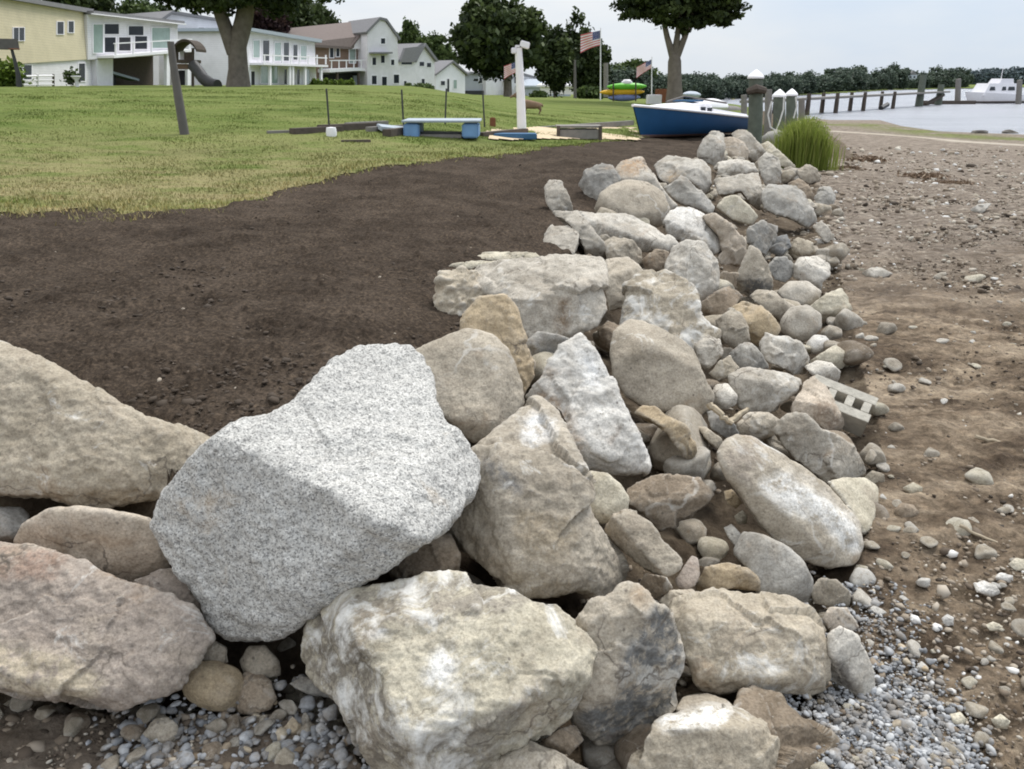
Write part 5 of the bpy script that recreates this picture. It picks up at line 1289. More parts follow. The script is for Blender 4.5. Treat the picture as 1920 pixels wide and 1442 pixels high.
# ------------------------------------------------------------------ blue sailboat
def sailboat():
    bow = np.array(wpt(1184, 260, 25.6)); stern = np.array(wpt(1374, 252, 29.2)); gz = G(1230, 262)[2]
    bow[2] = stern[2] = gz + .03; base = (bow + stern) / 2
    u = stern - bow; L = np.linalg.norm(u); u /= L; w = np.array([u[1], -u[0], 0])           # w points to the camera side
    t = empty('sailboat', base, 'small sailboat with a deep blue hull and white cabin, pulled up on land', 'sailboat')
    S = np.linspace(0, 1, 22)
    def bm_(s): return 1.0 * (1 - (1 - min(1, s / .55)) ** 2.2) * (1 - .25 * max(0, (s - .55) / .45) ** 2) + .02
    def sh(s): return .87 - .57 * s + .12 * s * s + .03
    def pt(s, side, f, z): return bow + u * (L * s - (1 - f) * 0.0) + w * side * f * bm_(s) + np.array([0, 0, z])
    prof = [(.60, .12), (.76, .25), (.88, .5), (.97, .8), (1.0, 1.0)]; low = [(0.0, 0.0), (.40, .03), (.60, .12)]
    def rake(s, zf): return (1 - s) * .45 * (1 - zf)            # raked stem
    def skin(pr):
        V = []
        for s in S:
            for f, z in pr: V.append(bow + u * (L * s + rake(s, z) * (1 - s) ** 2) + w * f * bm_(s) + np.array([0, 0, -.04 + z * (sh(s) + .04)]))
        k_ = len(pr); return V, [(i * k_ + k, i * k_ + k + 1, (i + 1) * k_ + k + 1, (i + 1) * k_ + k) for i in range(len(S) - 1) for k in range(k_ - 1)], k_
    mb = MB(); ends = []
    for sg in (-1, 1):
        V, F, k_ = skin([(sg * f, z) for f, z in prof]); mb.add(V, F); ends.append(V[-k_:])
    mb.add(ends[0] + ends[1][::-1], [tuple(range(2 * k_))]); mb.build('hull', M['hullblue'], t, smooth=True)
    V, F, k_ = skin([(-f, z) for f, z in low[::-1]] + low[1:]); MB().add(V, F).build('bottom', M['boot'], t, smooth=True)
    V = []; 
    for s in S[1:]:
        V += [pt(s, -1, .995, sh(s) - .015), pt(s, 0, 0, sh(s) + .05), pt(s, 1, .995, sh(s) - .015)]
    F = [(i * 3 + k, i * 3 + k + 1, i * 3 + k + 4, i * 3 + k + 3) for i in range(len(S) - 2) for k in range(2)]
    MB().add(V, F).build('deck', M['white'], t, smooth=True)
    for side in (-1, 1): MB().tube([pt(s, side, 1.02, sh(s) + .01) for s in S], .038, 7).build('rub_rail', M['white'], t, smooth=True)
    # trunk cabin: low nose rising to a square back
    V = []; st = [(.18, .03), (.26, .14), (.38, .25), (.52, .34), (.60, .36)]
    for s, h in st:
        b = min(.62, bm_(s) * .72); z0 = sh(s)
        V += [bow + u * L * s + w * b + np.array([0, 0, z0 - .05]), bow + u * L * s + w * b * .85 + np.array([0, 0, z0 + h * .85]), bow + u * L * s + np.array([0, 0, z0 + h]), bow + u * L * s - w * b * .85 + np.array([0, 0, z0 + h * .85]), bow + u * L * s - w * b + np.array([0, 0, z0 - .05])]
    F = [(i * 5 + k, i * 5 + k + 1, i * 5 + k + 6, i * 5 + k + 5) for i in range(len(st) - 1) for k in range(4)] + [(0, 4, 3, 2, 1), tuple(20 + k for k in range(5))]
    cab = MB().add(V, F).build('cabin', M['white'], t)
    for s in (.50, .565):
        b = min(.62, bm_(s) * .72) * .955; c0 = bow + u * L * s + w * b + np.array([0, 0, sh(s) + .12]); MB().box(c0, (.2, .05, .13), math.atan2(u[1], u[0])).build('porthole', M['glass'], cab)
    MB().box(bow + u * L * .5 + np.array([0, 0, sh(.5) + .36]), (.55, .8, .05), math.atan2(u[1], u[0])).build('hatch', M['navy'], t, bevel=.01)
    for side in (1, -1): MB().hexa([bow + u * L * a + w * side * bq + np.array([0, 0, zq]) for a, bq, zq in ((.6, .62, sh(.6)), (.97, .60, sh(.97)), (.97, .52, sh(.97)), (.6, .54, sh(.6)), (.6, .60, sh(.6) + .17), (.97, .58, sh(.97) + .10), (.97, .52, sh(.97) + .10), (.6, .54, sh(.6) + .17))]).build('coaming', M['white'], t)
    MB().tube([bow + u * L * .3 + np.array([0, 0, sh(.3) + .25]), bow + u * L * .46 + np.array([0, 0, sh(.46) + .47]), bow + u * L * .9 + np.array([0, 0, sh(.9) + .42])], .03, 6).build('boom', M['polegrey'], t)
sailboat()
def spindle(name, mat, a, b, r, label, cat, group=None, flat=.7, parent=None):
    a, b = np.array(a, float), np.array(b, float); n = 14; pts = [a + (b - a) * k / (n - 1) for k in range(n)]
    rad = [max(.01, r * math.sin(math.pi * (k + .15) / (n - .7)) ** .55) for k in range(n)]
    mb = MB().tube(pts, rad, 12); c = (a + b) / 2
    mb.v = [tuple(np.array(v) * [1, 1, flat] + [0, 0, c[2] * (1 - flat)]) for v in mb.v]
    return mb
def kayak(px0, px1, py, Y, mat, label, tip=None):
    a, b = wpt(px0, py + 1, Y), wpt(px1, py - 1, Y + .8); b[2] = a[2] + .05; c = (a + b) / 2
    t = empty('kayak', c, label, 'kayak', 'kayaks stacked on the rack')
    spindle('hull', None, a, b, .36, '', '').build('hull', M[mat], t, smooth=True)
    u = nrm(b - a); MB().tube([c + np.array([0, 0, .22]) + u * x for x in (-.42, -.2, .2, .42)], [.05, .24, .24, .05], 12).build('cockpit', M['steel'] if not tip else M[tip], t, smooth=True)
    return t
Yk = 60
kayak(1138, 1212, 162, Yk, 'kgreen', 'bright green kayak with a whitish bow on the top tier of the rack', 'white')
kayak(1125, 1208, 172.5, Yk, 'kyellow', 'yellow orange kayak on the middle tier of the rack')
kayak(1140, 1200, 183, Yk, 'kblue', 'blue and pink kayak on the bottom tier of the rack')
g = wpt(1170, 189, Yk)
t = empty('kayak_rack', g, 'dark timber rack holding the stacked kayaks', 'rack')
for x in (1150, 1192):
    for dy in (-.55, 1.2): MB().tube([wpt(x, 190, Yk + dy), wpt(x, 154, Yk + dy)], .05, 6).build('upright', M['darkwood'], t)
    for y in (166.5, 177, 188): MB().tube([wpt(x, y, Yk - .6), wpt(x, y, Yk + 1.25)], .04, 6).build('crossbar', M['darkwood'], t)
# boats pulled up behind the sailboat
def dinghy(pxa, pxb, py, Y, r, mat, label):
    a, b = wpt(pxa, py, Y), wpt(pxb, py + 3, Y + 2); b[2] = a[2] - .15
    return spindle('x', None, a, b, r, '', '', flat=.62).thing('dinghy', M[mat], label, 'dinghy', smooth=True)
dinghy(1298, 1362, 197, 45, .62, 'white', 'white dinghy turned over behind the blue sailboat')
dinghy(1335, 1395, 205, 50, .42, 'greywood', 'grey dinghy lying beyond the white overturned one')
dinghy(1282, 1312, 176, 62, .4, 'paleblue', 'small pale dinghy leaning by the shade tree trunk')
MB().box(wpt(1241, 180, 60), (.8, .6, .9), .2).thing('cooler', M['rust'], 'faded red box beside the shade tree trunk', 'box', bevel=.04)
MB().box(wpt(1226, 188, 58), (.9, .6, .7), .2).thing('storage_box', M['offwhite'], 'pale storage box left of the shade tree trunk', 'box', bevel=.04)

# ------------------------------------------------------------------ pilings, bulkhead, ropes
def piling(px, ytop, ybot, Y, r, mat, label, cone=True, lean=0.0):
    p = wpt(px, ybot, Y); q = wpt(px + lean, ytop, Y)
    t = empty('piling', p, label, 'piling', 'mooring pilings at the end of the rock pile')
    MB().tube([p - np.array([0, 0, .5]), p * .5 + q * .5, q], [r, r * .97, r * .92], 14).build('shaft', M[mat], t, smooth=True)
    if cone: MB().lathe(q, [(r * 1.12, -.03), (r * 1.12, .02), (r * .95, .07), (r * .6, .13), (.01, .16)] if r > .22 else [(r * 1.12, -.03), (r * 1.12, .02), (r * .7, .11), (.01, .2)], 14).build('cap', M['white'], t, smooth=True)
    return t, p, q
piling(1417, 145, 262, 24.5, .205, 'greenwood', 'thick green weathered piling with a domed white cap, nearest of the pilings')
MB().tube([wpt(1402, 172, 24.35), wpt(1418, 166, 24.2), wpt(1434, 170, 24.35)], [.09, .12, .09], 8).thing('rope_coil', M['darkwood'], 'dark rope coil wrapped high on the thick green piling', 'rope', smooth=True)
piling(1461, 180, 262, 27, .19, 'greenwood', 'grey piling with a pointed white cap and hanging ropes, right of the thick one')
piling(1484, 178, 262, 29.5, .19, 'greenwood', 'piling with a pointed white cap partly hidden by the grass clump')
piling(1503, 184, 250, 36, .14, 'greywood', 'slim bare piling behind the white capped ones', False)
piling(1440, 168, 250, 31, .13, 'greywood', 'slim weathered bare piling just right of the thick green one', False, 1)
piling(1395, 178, 248, 33, .12, 'greywood', 'slim weathered bare piling just left of the thick green one', False)
for (pts, lab) in (([(1470, 182), (1469, 205), (1462, 228), (1455, 245)], 'white rope hanging from the pointed piling'), ([(1447, 190), (1440, 215), (1444, 238), (1454, 245)], 'pale rope loop drooping left of the pointed piling'), ([(1492, 182), (1494, 200), (1488, 222)], 'white rope hanging on the piling by the grass clump')):
    MB().tube([wpt(x, y, 26.6) for x, y in pts], .024, 7).thing('rope', M['rope'], lab, 'rope', smooth=True)
me = mesh_from("rock", *stone_shape(950, 3, 10, 9, (1, .8, .75), .04), M['rock']); o = bpy.data.objects.new("rock", me); C.objects.link(o)
o.location = wpt(1448, 272, 26.2); o.scale = (.42, .42, .5); o.color = (.27, .26, .24, .2); tag(o, 'rounded grey lump of old concrete below the rope hung pilings', 'rock')

# ------------------------------------------------------------------ pier and motor yacht
def pier():
    A, B = wpt(1400, 196, 78), wpt(1772, 176, 132); zt_ = .45; A[2] = zt_; B[2] = zt_ + .35
    t = empty('pier', (A + B) / 2 * np.array([1, 1, 0]) + np.array([0, 0, ZW]), 'long low timber pier running out over the water on dark posts', 'pier')
    u = nrm(B - A); w = nrm(np.array([-u[1], u[0], 0])); 
    MB().hexa([A - w * .7, B - w * .7, B + w * .7, A + w * .7] + [q + np.array([0, 0, .22]) for q in (A - w * .7, B - w * .7, B + w * .7, A + w * .7)]).build('deck', M['greywood'], t)
    for px in (1440, 1502, 1556, 1608, 1664):
        d = ray(px, 190); s = A[0] * d[1] - A[1] * d[0]; k = -(s) / (u[0] * d[1] - u[1] * d[0]); P = A + u * k
        for side in (-1, 1):
            Q = P + w * side * .75; MB().tube([(Q[0], Q[1], ZW - 1), (Q[0], Q[1], .2), (Q[0], Q[1], 1.15)], [.26, .24, .2], 8).build('post', M['darkwood'], t, smooth=True)
    for px, top in ((1724, 140), (1760, 158)):
        d = ray(px, 190); s = A[0] * d[1] - A[1] * d[0]; k = -(s) / (u[0] * d[1] - u[1] * d[0]); P = A + u * k; z = wpt(px, top, P[1])[2]
        MB().tube([(P[0], P[1], ZW - 1), (P[0], P[1], z)], [.55, .42], 9).build('post', M['greenwood'], t, smooth=True)
    MB().tube([wpt(1652, 203, 105), wpt(1664, 196, 106)], .3, 6).build('brace', M['steel'], t)
    MB().tube([wpt(1734, 197, 126), wpt(1768, 178, 130)], .32, 6).build('gangway', M['darkwood'], t)
pier()
Yy = 135; p = wpt(1797, 195, Yy)
MB().tube([(p[0], p[1], ZW - 1), wpt(1797, 148, Yy)], [.45, .38], 9).thing('tall_piling', M['greywood'], 'tall brown grey piling in the water at the bow of the motor yacht', 'piling', smooth=True)
p = wpt(1912, 190, Yy); MB().tube([(p[0], p[1], ZW - 1), wpt(1912, 150, Yy)], [.45, .38], 9).thing('tall_piling', M['greywood'], 'tall grey piling in the water at the stern of the motor yacht', 'piling', smooth=True)
p = wpt(1775, 197, Yy); p[2] = ZW; MB().box((p[0], p[1], ZW + .25), (8, 2.2, .5), .1).thing('floating_dock', M['darkwood'], 'low dark floating dock between the pier and the motor yacht', 'dock', bevel=.05)
def yacht():
    Yd = 138; a = wpt(1806, 196, Yd); b = wpt(1908, 196, Yd + 4); a[2] = b[2] = ZW; c = (a + b) / 2; L = np.linalg.norm(b - a); u = nrm(b - a); w = np.array([u[1], -u[0], 0])
    t = empty('motor_yacht', c, 'white motor yacht moored beyond the pier at the right edge', 'motor yacht')
    S = np.linspace(0, 1, 14); n = 5; V = []
    for s in S:
        hb = 1.75 * (1 - (1 - min(1, s / .45)) ** 2) + .03; sh = 1.75 - .5 * s
        for f, z in ((-1, sh), (-.85, .1), (0, -.4), (.85, .1), (1, sh)): V.append(a + u * (L * s + (.9 * (1 - s) ** 3 * (1 - z / 1.75))) + w * f * hb + np.array([0, 0, z]))
    F = [(i * n + k, i * n + k + 1, (i + 1) * n + k + 1, (i + 1) * n + k) for i in range(len(S) - 1) for k in range(n - 1)] + [(i * n, i * n + n - 1, (i + 1) * n + n - 1, (i + 1) * n) for i in range(len(S) - 1)] + [tuple((len(S) - 1) * n + k for k in range(n))]
    MB().add(V, F).build('hull', M['white'], t)
    def blk(nm, s0, s1, z0, z1, hw, mat, rk=.5, par=None):
        P = [a + u * L * s0 - w * hw, a + u * L * s1 - w * hw, a + u * L * s1 + w * hw, a + u * L * s0 + w * hw]
        Q = [a + u * (L * s0 + rk) - w * hw * .9, a + u * (L * s1 - .1) - w * hw * .9, a + u * (L * s1 - .1) + w * hw * .9, a + u * (L * s0 + rk) + w * hw * .9]
        return MB().hexa([q + np.array([0, 0, z0]) for q in P] + [q + np.array([0, 0, z1]) for q in Q]).build(nm, mat, par or t)
    cab = blk('cabin', .2, .86, 1.2, 3.0, 1.35, M['white'], 1.1)
    for s0, s1 in ((.30, .40), (.52, .60), (.63, .76)): blk('window', s0, s1, 1.95, 2.65, 1.36, M['glass'], .2, cab)
    blk('flybridge', .48, .74, 3.0, 3.7, 1.1, M['offwhite'], .5)
    MB().tube([a + u * L * .6 + np.array([0, 0, 3.6]), a + u * L * .6 + np.array([0, 0, 5.6])], .05, 5).build('mast', M['white'], t)
    MB().tube([a + u * L * s + w * (1.75 * (1 - (1 - min(1, s / .45)) ** 2) + .06) + np.array([0, 0, .25]) for s in S], .13, 5).build('waterline_stripe', M['darkwood'], t)
yacht()
for i, (px, py, w_, lab) in enumerate(((1838, 247, 26, 'black rock at the water edge, nearer the middle of the beach'), (1893, 246, 22, 'black angular rock at the water edge near the right side'))):
    p = PZ(px, py + 4, ZW); me = mesh_from("rock", *stone_shape(900 + i, 3, 9, 14, (1, .7, .42), .05), M['rock']); o = bpy.data.objects.new("rock", me); C.objects.link(o)
    o.location = p; r = w_ / FPX * p[1] * .6; o.scale = (r, r, r); o.color = (.03, .027, .024, 0); tag(o, lab, 'rock')

# ------------------------------------------------------------------ flags
def flag_material():
    m, t, b = newmat("striped_flag"); N = NB(t); g = N.n('ShaderNodeTexCoord').outputs['UV']; s = N.n('ShaderNodeSeparateXYZ'); N.link(g, s.inputs[0])
    st = N.math('MODULO', N.math('FLOOR', N.math('MULTIPLY', s.outputs['Y'], 13.0)), 2.0)
    c = N.mix(st, (.55, .15, .16), (.68, .66, .66))
    can = N.math('MULTIPLY', N.math('LESS_THAN', s.outputs['X'], .4), N.math('GREATER_THAN', s.outputs['Y'], .461))
    sx = N.math('SINE', N.math('MULTIPLY', s.outputs['X'], 94.0)); sy = N.math('SINE', N.math('MULTIPLY', s.outputs['Y'], 70.0))
    star = N.math('GREATER_THAN', N.math('MULTIPLY', sx, sy), .6)
    c = N.mix(can, c, N.mix(star, (.02, .03, .14), (.7, .7, .7)))
    N.link(c, b.inputs['Base Color']); return m
M['flag'] = flag_material()
def flag(px_pole, py_top, px_end, py_end, h, Y, ybase, label, r=.06, droop=.25, rpole=None):
    b = wpt(px_pole, ybase, Y); top = wpt(px_pole, py_top, Y)
    t = empty('flagpole', b, label.replace('flag', 'flagpole', 1) if False else label, 'flag')
    MB().tube([b - np.array([0, 0, .3]), top + np.array([0, 0, .2])], [r, r * .6], 8).build('pole', M['offwhite'], t, smooth=True)
    nx, nz = 22, 10; e = wpt(px_end, py_end, Y); u = e - top; V = []; uv = []
    for i in range(nx + 1):
        for j in range(nz + 1):
            f = i / nx; V.append(top + u * f + np.array([0, .22 * math.sin(f * 8 + j * .25) * f ** .5 * h * .4, -h * (j / nz) - droop * h * f * f * (j / nz)])); uv.append((f, 1 - j / nz))
    F = [(i * (nz + 1) + j, i * (nz + 1) + j + 1, (i + 1) * (nz + 1) + j + 1, (i + 1) * (nz + 1) + j) for i in range(nx) for j in range(nz)]
    o = MB().add(V, F).build('flag', M['flag'], t, smooth=True)
    lay = o.data.uv_layers.new(name='UVMap')
    for lp in o.data.loops: lay.data[lp.index].uv = uv[lp.vertex_index]
flag(1126, 57, 1089, 65, 1.15, 75, 182, 'large red white and blue striped flag on a tall pole before the dark trees')
flag(1222, 111, 1194, 126, .75, 80, 184, 'striped flag on a pole just left of the shade tree')
flag(968, 116, 945, 124, 1.0, 90, 182, 'striped flag flying behind the white post under the huge maple')
pole('lamp_pole', [wpt(1078, 184, 85), wpt(1078, 112, 85)], [.16, .1], M['polegrey'], 'bare pale pole left of the large flag', 'pole')
pole('utility_pole', [wpt(1136, 182, 78), wpt(1136, 118, 78)], [.22, .2], M['greywood'], 'thick grey post just right of the large flag pole', 'pole')

# ------------------------------------------------------------------ the deer beyond the white post
def deer():
    p = ground(992, 214); Y = p[1]; gz = p[2]
    t = empty('deer', p, 'brown deer standing side on in the lawn behind the white post', 'deer')
    J = {}; vs = []; es = []; rs = []
    def P(px, py, dy=0): q = wpt(px, py, Y); return (q[0], q[1] + dy, q[2])
    def add(q, r, par=None):
        vs.append(q); rs.append(r)
        if par is not None: es.append((par, len(vs) - 1))
        return len(vs) - 1
    k = 55 / 1560 * Y / 1.2
    ch = add(P(987, 196), .17); ml = add(P(998, 196), .175, ch); rp = add(P(1010, 195), .17, ml); tl = add(P(1016, 196), .05, rp); add(P(1018, 201), .025, tl)
    nk = add(P(976, 188), .10, ch); hd = add(P(968, 177), .075, nk); mz = add(P(960, 181), .045, hd); add(P(956, 183), .032, mz)
    for s in (-.06, .06):
        add(P(969, 171, s * 1.2), .015, add(P(968.5, 174, s), .02, hd))
    for s in (-.09, .09):
        a = add(P(985, 202, s), .07, ch); b = add(P(985, 208, s), .035, a); c = add(P(984.5, 213, s), .022, b); add(P(984, 215.5, s), .026, c)
        a = add(P(1011, 201, s), .09, rp); b = add(P(1014, 207, s), .04, a); c = add(P(1011.5, 211, s), .025, b); add(P(1011, 215.5, s), .026, c)
    me = bpy.data.meshes.new('body'); me.from_pydata(vs, es, []); o = bpy.data.objects.new('body', me); C.objects.link(o)
    sk = o.modifiers.new('s', 'SKIN'); sk.use_smooth_shade = True
    for v, r in zip(me.skin_vertices[0].data, rs): v.radius = (r, r)
    me.skin_vertices[0].data[0].use_root = True
    o.modifiers.new('u', 'SUBSURF').levels = 2; o.modifiers['u'].render_levels = 2
    dg = bpy.context.evaluated_depsgraph_get(); dg.update(); m2 = bpy.data.meshes.new_from_object(o.evaluated_get(dg)); o.modifiers.clear(); o.data = m2; m2.name = 'body'
    m2.transform(Matrix.Translation(-Vector(p))); m2.materials.clear(); m2.materials.append(M['deer']); o.parent = t
deer()
# ------------------------------------------------------------------ houses along the shore
class Facade:                                                # a vertical wall plane standing over the ground line A-B
    def __init__(s, pa, Ya, pb, Yb):
        s.A = wpt(pa, 150, Ya); s.B = wpt(pb, 150, Yb); s.u = nrm((s.B - s.A) * np.array([1, 1, 0])); n = np.array([s.u[1], -s.u[0], 0])
        s.n = n if n @ (np.array([0, 0, 0]) - s.A) > 0 else -n
    def pt(s, px, py, out=0.0):
        d = ray(px, py); O = np.array([0, 0, EYE]); k = ((s.A + s.n * out - O) @ s.n) / (d @ s.n); return O + d * k
    def poly(s, mb, pts, out, thick):                        # traced polygon, face at `out`, thickness going inward
        return mb.prism([s.pt(x, y) + s.n * out for x, y in pts], -s.n * thick)
    def rect(s, mb, x0, y0, x1, y1, out, thick, dy=0.0):
        return s.poly(mb, [(x0, y1), (x1, y1 + dy), (x1, y0 + dy), (x0, y0)], out, thick)
    def window(s, parent, x0, y0, x1, y1, mat='glass', dy=0.0, out=.0, name='window', fm='white', fw=1.6, split=False):
        fr = MB(); 
        s.rect(fr, x0 - fw, y0 - fw, x1 + fw, y0, out + .07, .12, dy); s.rect(fr, x0 - fw, y1, x1 + fw, y1 + fw, out + .07, .12, dy)
        s.rect(fr, x0 - fw, y0, x0, y1, out + .068, .12, dy); s.rect(fr, x1, y0, x1 + fw, y1, out + .068, .12, dy)
        if split: s.rect(fr, (x0 + x1) / 2 - fw * .4, y0, (x0 + x1) / 2 + fw * .4, y1, out + .066, .12, dy)
        f = fr.build(name, M[fm], parent); s.rect(MB(), x0, y0, x1, y1, out + .03, .05, dy).build('pane', M[mat], f)
def gz(px, Y): q = wpt(px, 150, Y); return float(zt(np.array([q[0]]), np.array([q[1]]))[0])
def house(label, px, Y, cat='house', group=None):
    q = wpt(px, 160, Y); q[2] = gz(px, Y); return empty('house', q, label, cat, group)
GR = 'houses along the shore'
# 1 cream house
h = house('large cream sided house with a white ground floor at the left edge', 80, 66, group=GR); f = Facade(20, 60, 165, 73)
f.poly(MB(), [(-170, 175), (-170, 126), (181, 110), (186, 167)], -.15, 8).build('ground_floor', M['clap'], h)
f.poly(MB(), [(-170, 133), (-170, -32), (163, 24), (182, 110)], 0, 8.4).build('upper_wall', M['cream'], h)
f.poly(MB(), [(-172, -32), (-172, -40), (168, 17), (165, 25)], .35, 9).build('roof', M['roofgrey'], h)
f.poly(MB(), [(158, 22), (166, 24), (185, 110), (178, 111)], .06, .2).build('corner_board', M['white'], h)
f.window(h, 24, 52, 44, 76, split=True, fm='offwhite', fw=1.3); f.window(h, 106, 41, 118, 64, fw=1.2); f.window(h, 127, 40, 137, 61, fw=1.2)
f.window(h, 47, 122, 62, 152, out=-.15); f.window(h, 150, 119, 162, 152, out=-.15, name='door')
# white rail fence before it
fe = empty('fence', wpt(70, 163, 57), 'low white rail fence in front of the cream house', 'fence')
for y in (143, 151, 159): MB().tube([wpt(38, y, 56), wpt(101, y - 1, 60)], .06, 6).build('rail', M['white'], fe)
for x in (40, 70, 100): MB().tube([wpt(x, 166, 56 + (x - 40) * .066), wpt(x, 139, 56 + (x - 40) * .066)], .08, 6).build('post', M['white'] if x == 70 else M['darkwood'], fe)
# 2 balcony house
h = house('glazed grey and white house with a long balcony over a dark open ground floor', 250, 80, group=GR); f = Facade(165, 73, 333, 86)
f.poly(MB(), [(165, 112), (163, 27), (333, 45), (333, 102)], 0, 7).build('upper_wall', M['clap'], h)
f.poly(MB(), [(181, 168), (181, 112), (333, 102), (333, 166)], -2.6, 4).build('ground_floor', M['darkwood'], h)  # dark material stands in for the shade under the balcony
f.poly(MB(), [(183, 168), (181, 112), (212, 110), (212, 168)], 0, 2.5).build('ground_wall', M['offwhite'], h)
f.poly(MB(), [(164, 27), (163, 20), (336, 40), (335, 46)], .6, 8).build('roof', M['roofgrey'], h)
for x0, x1, y0, y1, mt in ((174, 192, 46, 99, 'paleglass'), (195, 222, 45, 64, 'glass'), (195, 216, 70, 98, 'glass'), (222, 244, 70, 95, 'dark'), (240, 268, 49, 66, 'glass'), (252, 275, 68, 92, 'glass'), (284, 318, 52, 90, 'paleglass')): f.window(h, x0, y0, x1, y1, mt, fw=1.5)
f.poly(MB(), [(158, 27), (158, 25), (336, 45), (336, 47)], .75, .15).build('gutter', M['white'], h)
b = f.poly(MB(), [(182, 109), (182, 104), (333, 92), (333, 97)], 1.6, 1.6).build('balcony', M['white'], h)
for x, y0, y1 in ((186, 82, 104), (220, 80, 101), (255, 78, 98), (290, 76, 95), (328, 74, 92)): f.rect(MB(), x, y0, x + 1.8, y1, 1.55, .12).build('rail_post', M['white'], b)
f.poly(MB(), [(183, 83), (183, 81), (333, 73), (333, 75)], 1.56, .1).build('rail', M['white'], b)
for x, y in ((286, 99), (326, 96)): f.rect(MB(), x, y, x + 6, 166, 1.45, .3).build('post', M['white'], h)
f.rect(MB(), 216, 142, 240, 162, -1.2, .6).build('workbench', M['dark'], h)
f.poly(MB(), [(222, 132), (276, 148), (276, 152), (222, 137)], -.8, 1.0).build('awning', M['deckgrey'], h)
# 3 white gabled house behind the play tower
h = house('white gabled house half hidden behind the play tower and the old tree', 385, 98, group=GR); f = Facade(300, 96, 440, 104)
f.poly(MB(), [(298, 168), (298, 42), (320, 25), (412, 40), (438, 76), (438, 168)], 0, 9).build('wall', M['clap'], h)
f.poly(MB(), [(296, 44), (320, 26), (413, 41), (440, 78), (442, 72), (415, 36), (320, 20), (294, 38)], .4, 9.6).build('roof', M['roofgrey'], h)
f.poly(MB(), [(362, 104), (362, 99), (440, 99), (440, 103)], 1.8, 1.8).build('porch_roof', M['roofgrey'], h)
for x in (372, 405, 434): f.rect(MB(), x, 103, x + 4, 167, 1.6, .25).build('post', M['white'], h)
f.window(h, 362, 76, 382, 88); f.window(h, 392, 80, 400, 92); f.window(h, 384, 120, 398, 145, 'paleglass')
f.window(h, 322, 58, 331, 72); f.window(h, 341, 60, 350, 74); f.window(h, 372, 52, 382, 66); f.window(h, 412, 122, 424, 150, 'paleglass')
# 4 two storey glazed white house
h = house('white two storey house with tall glazed porches on both floors, right of the old tree', 530, 100, group=GR); f = Facade(470, 92, 597, 114)
f.poly(MB(), [(462, 167), (462, 56), (590, 78), (594, 166)], 0, 8).build('wall', M['clap'], h)
f.poly(MB(), [(458, 58), (458, 52), (594, 74), (593, 80)], .7, 9).build('roof', M['deckgrey'], h)
for x0, y0, x1, y1, mt in ((474, 76, 486, 108, 'paleglass'), (492, 76, 504, 114, 'glass'), (514, 80, 526, 114, 'paleglass'), (531, 80, 541, 114, 'glass'), (549, 84, 557, 112, 'glass'), (563, 86, 574, 112, 'paleglass'), (488, 124, 520, 156, 'paleglass'), (532, 130, 537, 158, 'glass'), (545, 130, 549, 158, 'glass'), (556, 130, 561, 158, 'glass'), (568, 130, 580, 156, 'paleglass'), (470, 134, 477, 160, 'dark')): f.window(h, x0, y0, x1, y1, mt, fw=1.2)
b = f.poly(MB(), [(468, 122), (468, 118), (594, 122), (594, 126)], 1.5, 1.5).build('balcony', M['offwhite'], h)
f.poly(MB(), [(468, 104), (468, 102), (594, 108), (594, 110)], 1.4, .1).build('rail', M['white'], b)
for x in range(472, 594, 17): f.rect(MB(), x, 103, x + 1.5, 121, 1.38, .1).build('rail_post', M['white'], b)
for x in (484, 522, 528, 552, 583): f.rect(MB(), x, 122, x + 3, 166, 1.3, .2).build('post', M['white'], h)
# 5 brown roofed house with the tall white gable
h = house('big house with a brown roof, shingled walls, white deck and a tall white gable end', 660, 130, group=GR); f = Facade(560, 124, 698, 136); g = Facade(690, 131, 748, 134)
f.poly(MB(), [(556, 168), (570, 88), (640, 88), (662, 68), (708, 92), (708, 168)], 0, 7).build('wall', M['brownside'], h)
f.poly(MB(), [(598, 168), (598, 128), (700, 128), (700, 168)], .12, .3).build('ground_floor', M['greysiding'], h)
MB().prism([f.pt(552, 82) + f.n * .9, f.pt(650, 88) + f.n * .9, f.pt(690, 66) + f.n * .3, f.pt(708, 38) - f.n * 5, f.pt(556, 54) - f.n * 6], (0, 0, -.35)).build('roof', M['roofbrown'], h)
f.poly(MB(), [(650, 92), (671, 64), (712, 92), (712, 89), (672, 60), (647, 90)], 1.0, 3).build('porch_roof', M['roofbrown'], h)
f.poly(MB(), [(652, 92), (671, 66), (709, 92)], .8, .5).build('gable', M['clap'], h)
g.poly(MB(), [(689, 170), (689, 62), (712, 36), (722, 40), (745, 72), (749, 170)], 0, 10).build('gable_wall', M['clap'], h)
g.poly(MB(), [(686, 64), (712, 37), (723, 40), (748, 76), (750, 72), (724, 35), (711, 32), (684, 60)], .3, 10.5).build('gable_roof', M['roofgrey'], h)
g.window(h, 714, 72, 722, 82); g.window(h, 698, 108, 705, 122); g.window(h, 714, 104, 721, 118); g.window(h, 697, 142, 706, 158); g.window(h, 716, 144, 725, 160); g.rect(MB(), 692, 98, 728, 101, 1.4, 1.4).build('canopy', M['roofgrey'], h); g.window(h, 733, 112, 739, 122); g.window(h, 738, 140, 748, 156)
for x0, y0, x1, y1, mt in ((618, 90, 625, 108, 'glass'), (630, 88, 636, 106, 'glass'), (655, 92, 666, 118, 'paleglass'), (682, 94, 694, 118, 'paleglass')): f.window(h, x0, y0, x1, y1, mt, fw=1.3)
b = f.poly(MB(), [(596, 136), (596, 130), (650, 127), (700, 131), (726, 136), (726, 141), (700, 137), (650, 133)], 2.4, 2.4).build('deck', M['white'], h)
f.poly(MB(), [(597, 115), (597, 113), (724, 112), (724, 114)], 2.35, .1).build('rail', M['white'], b)
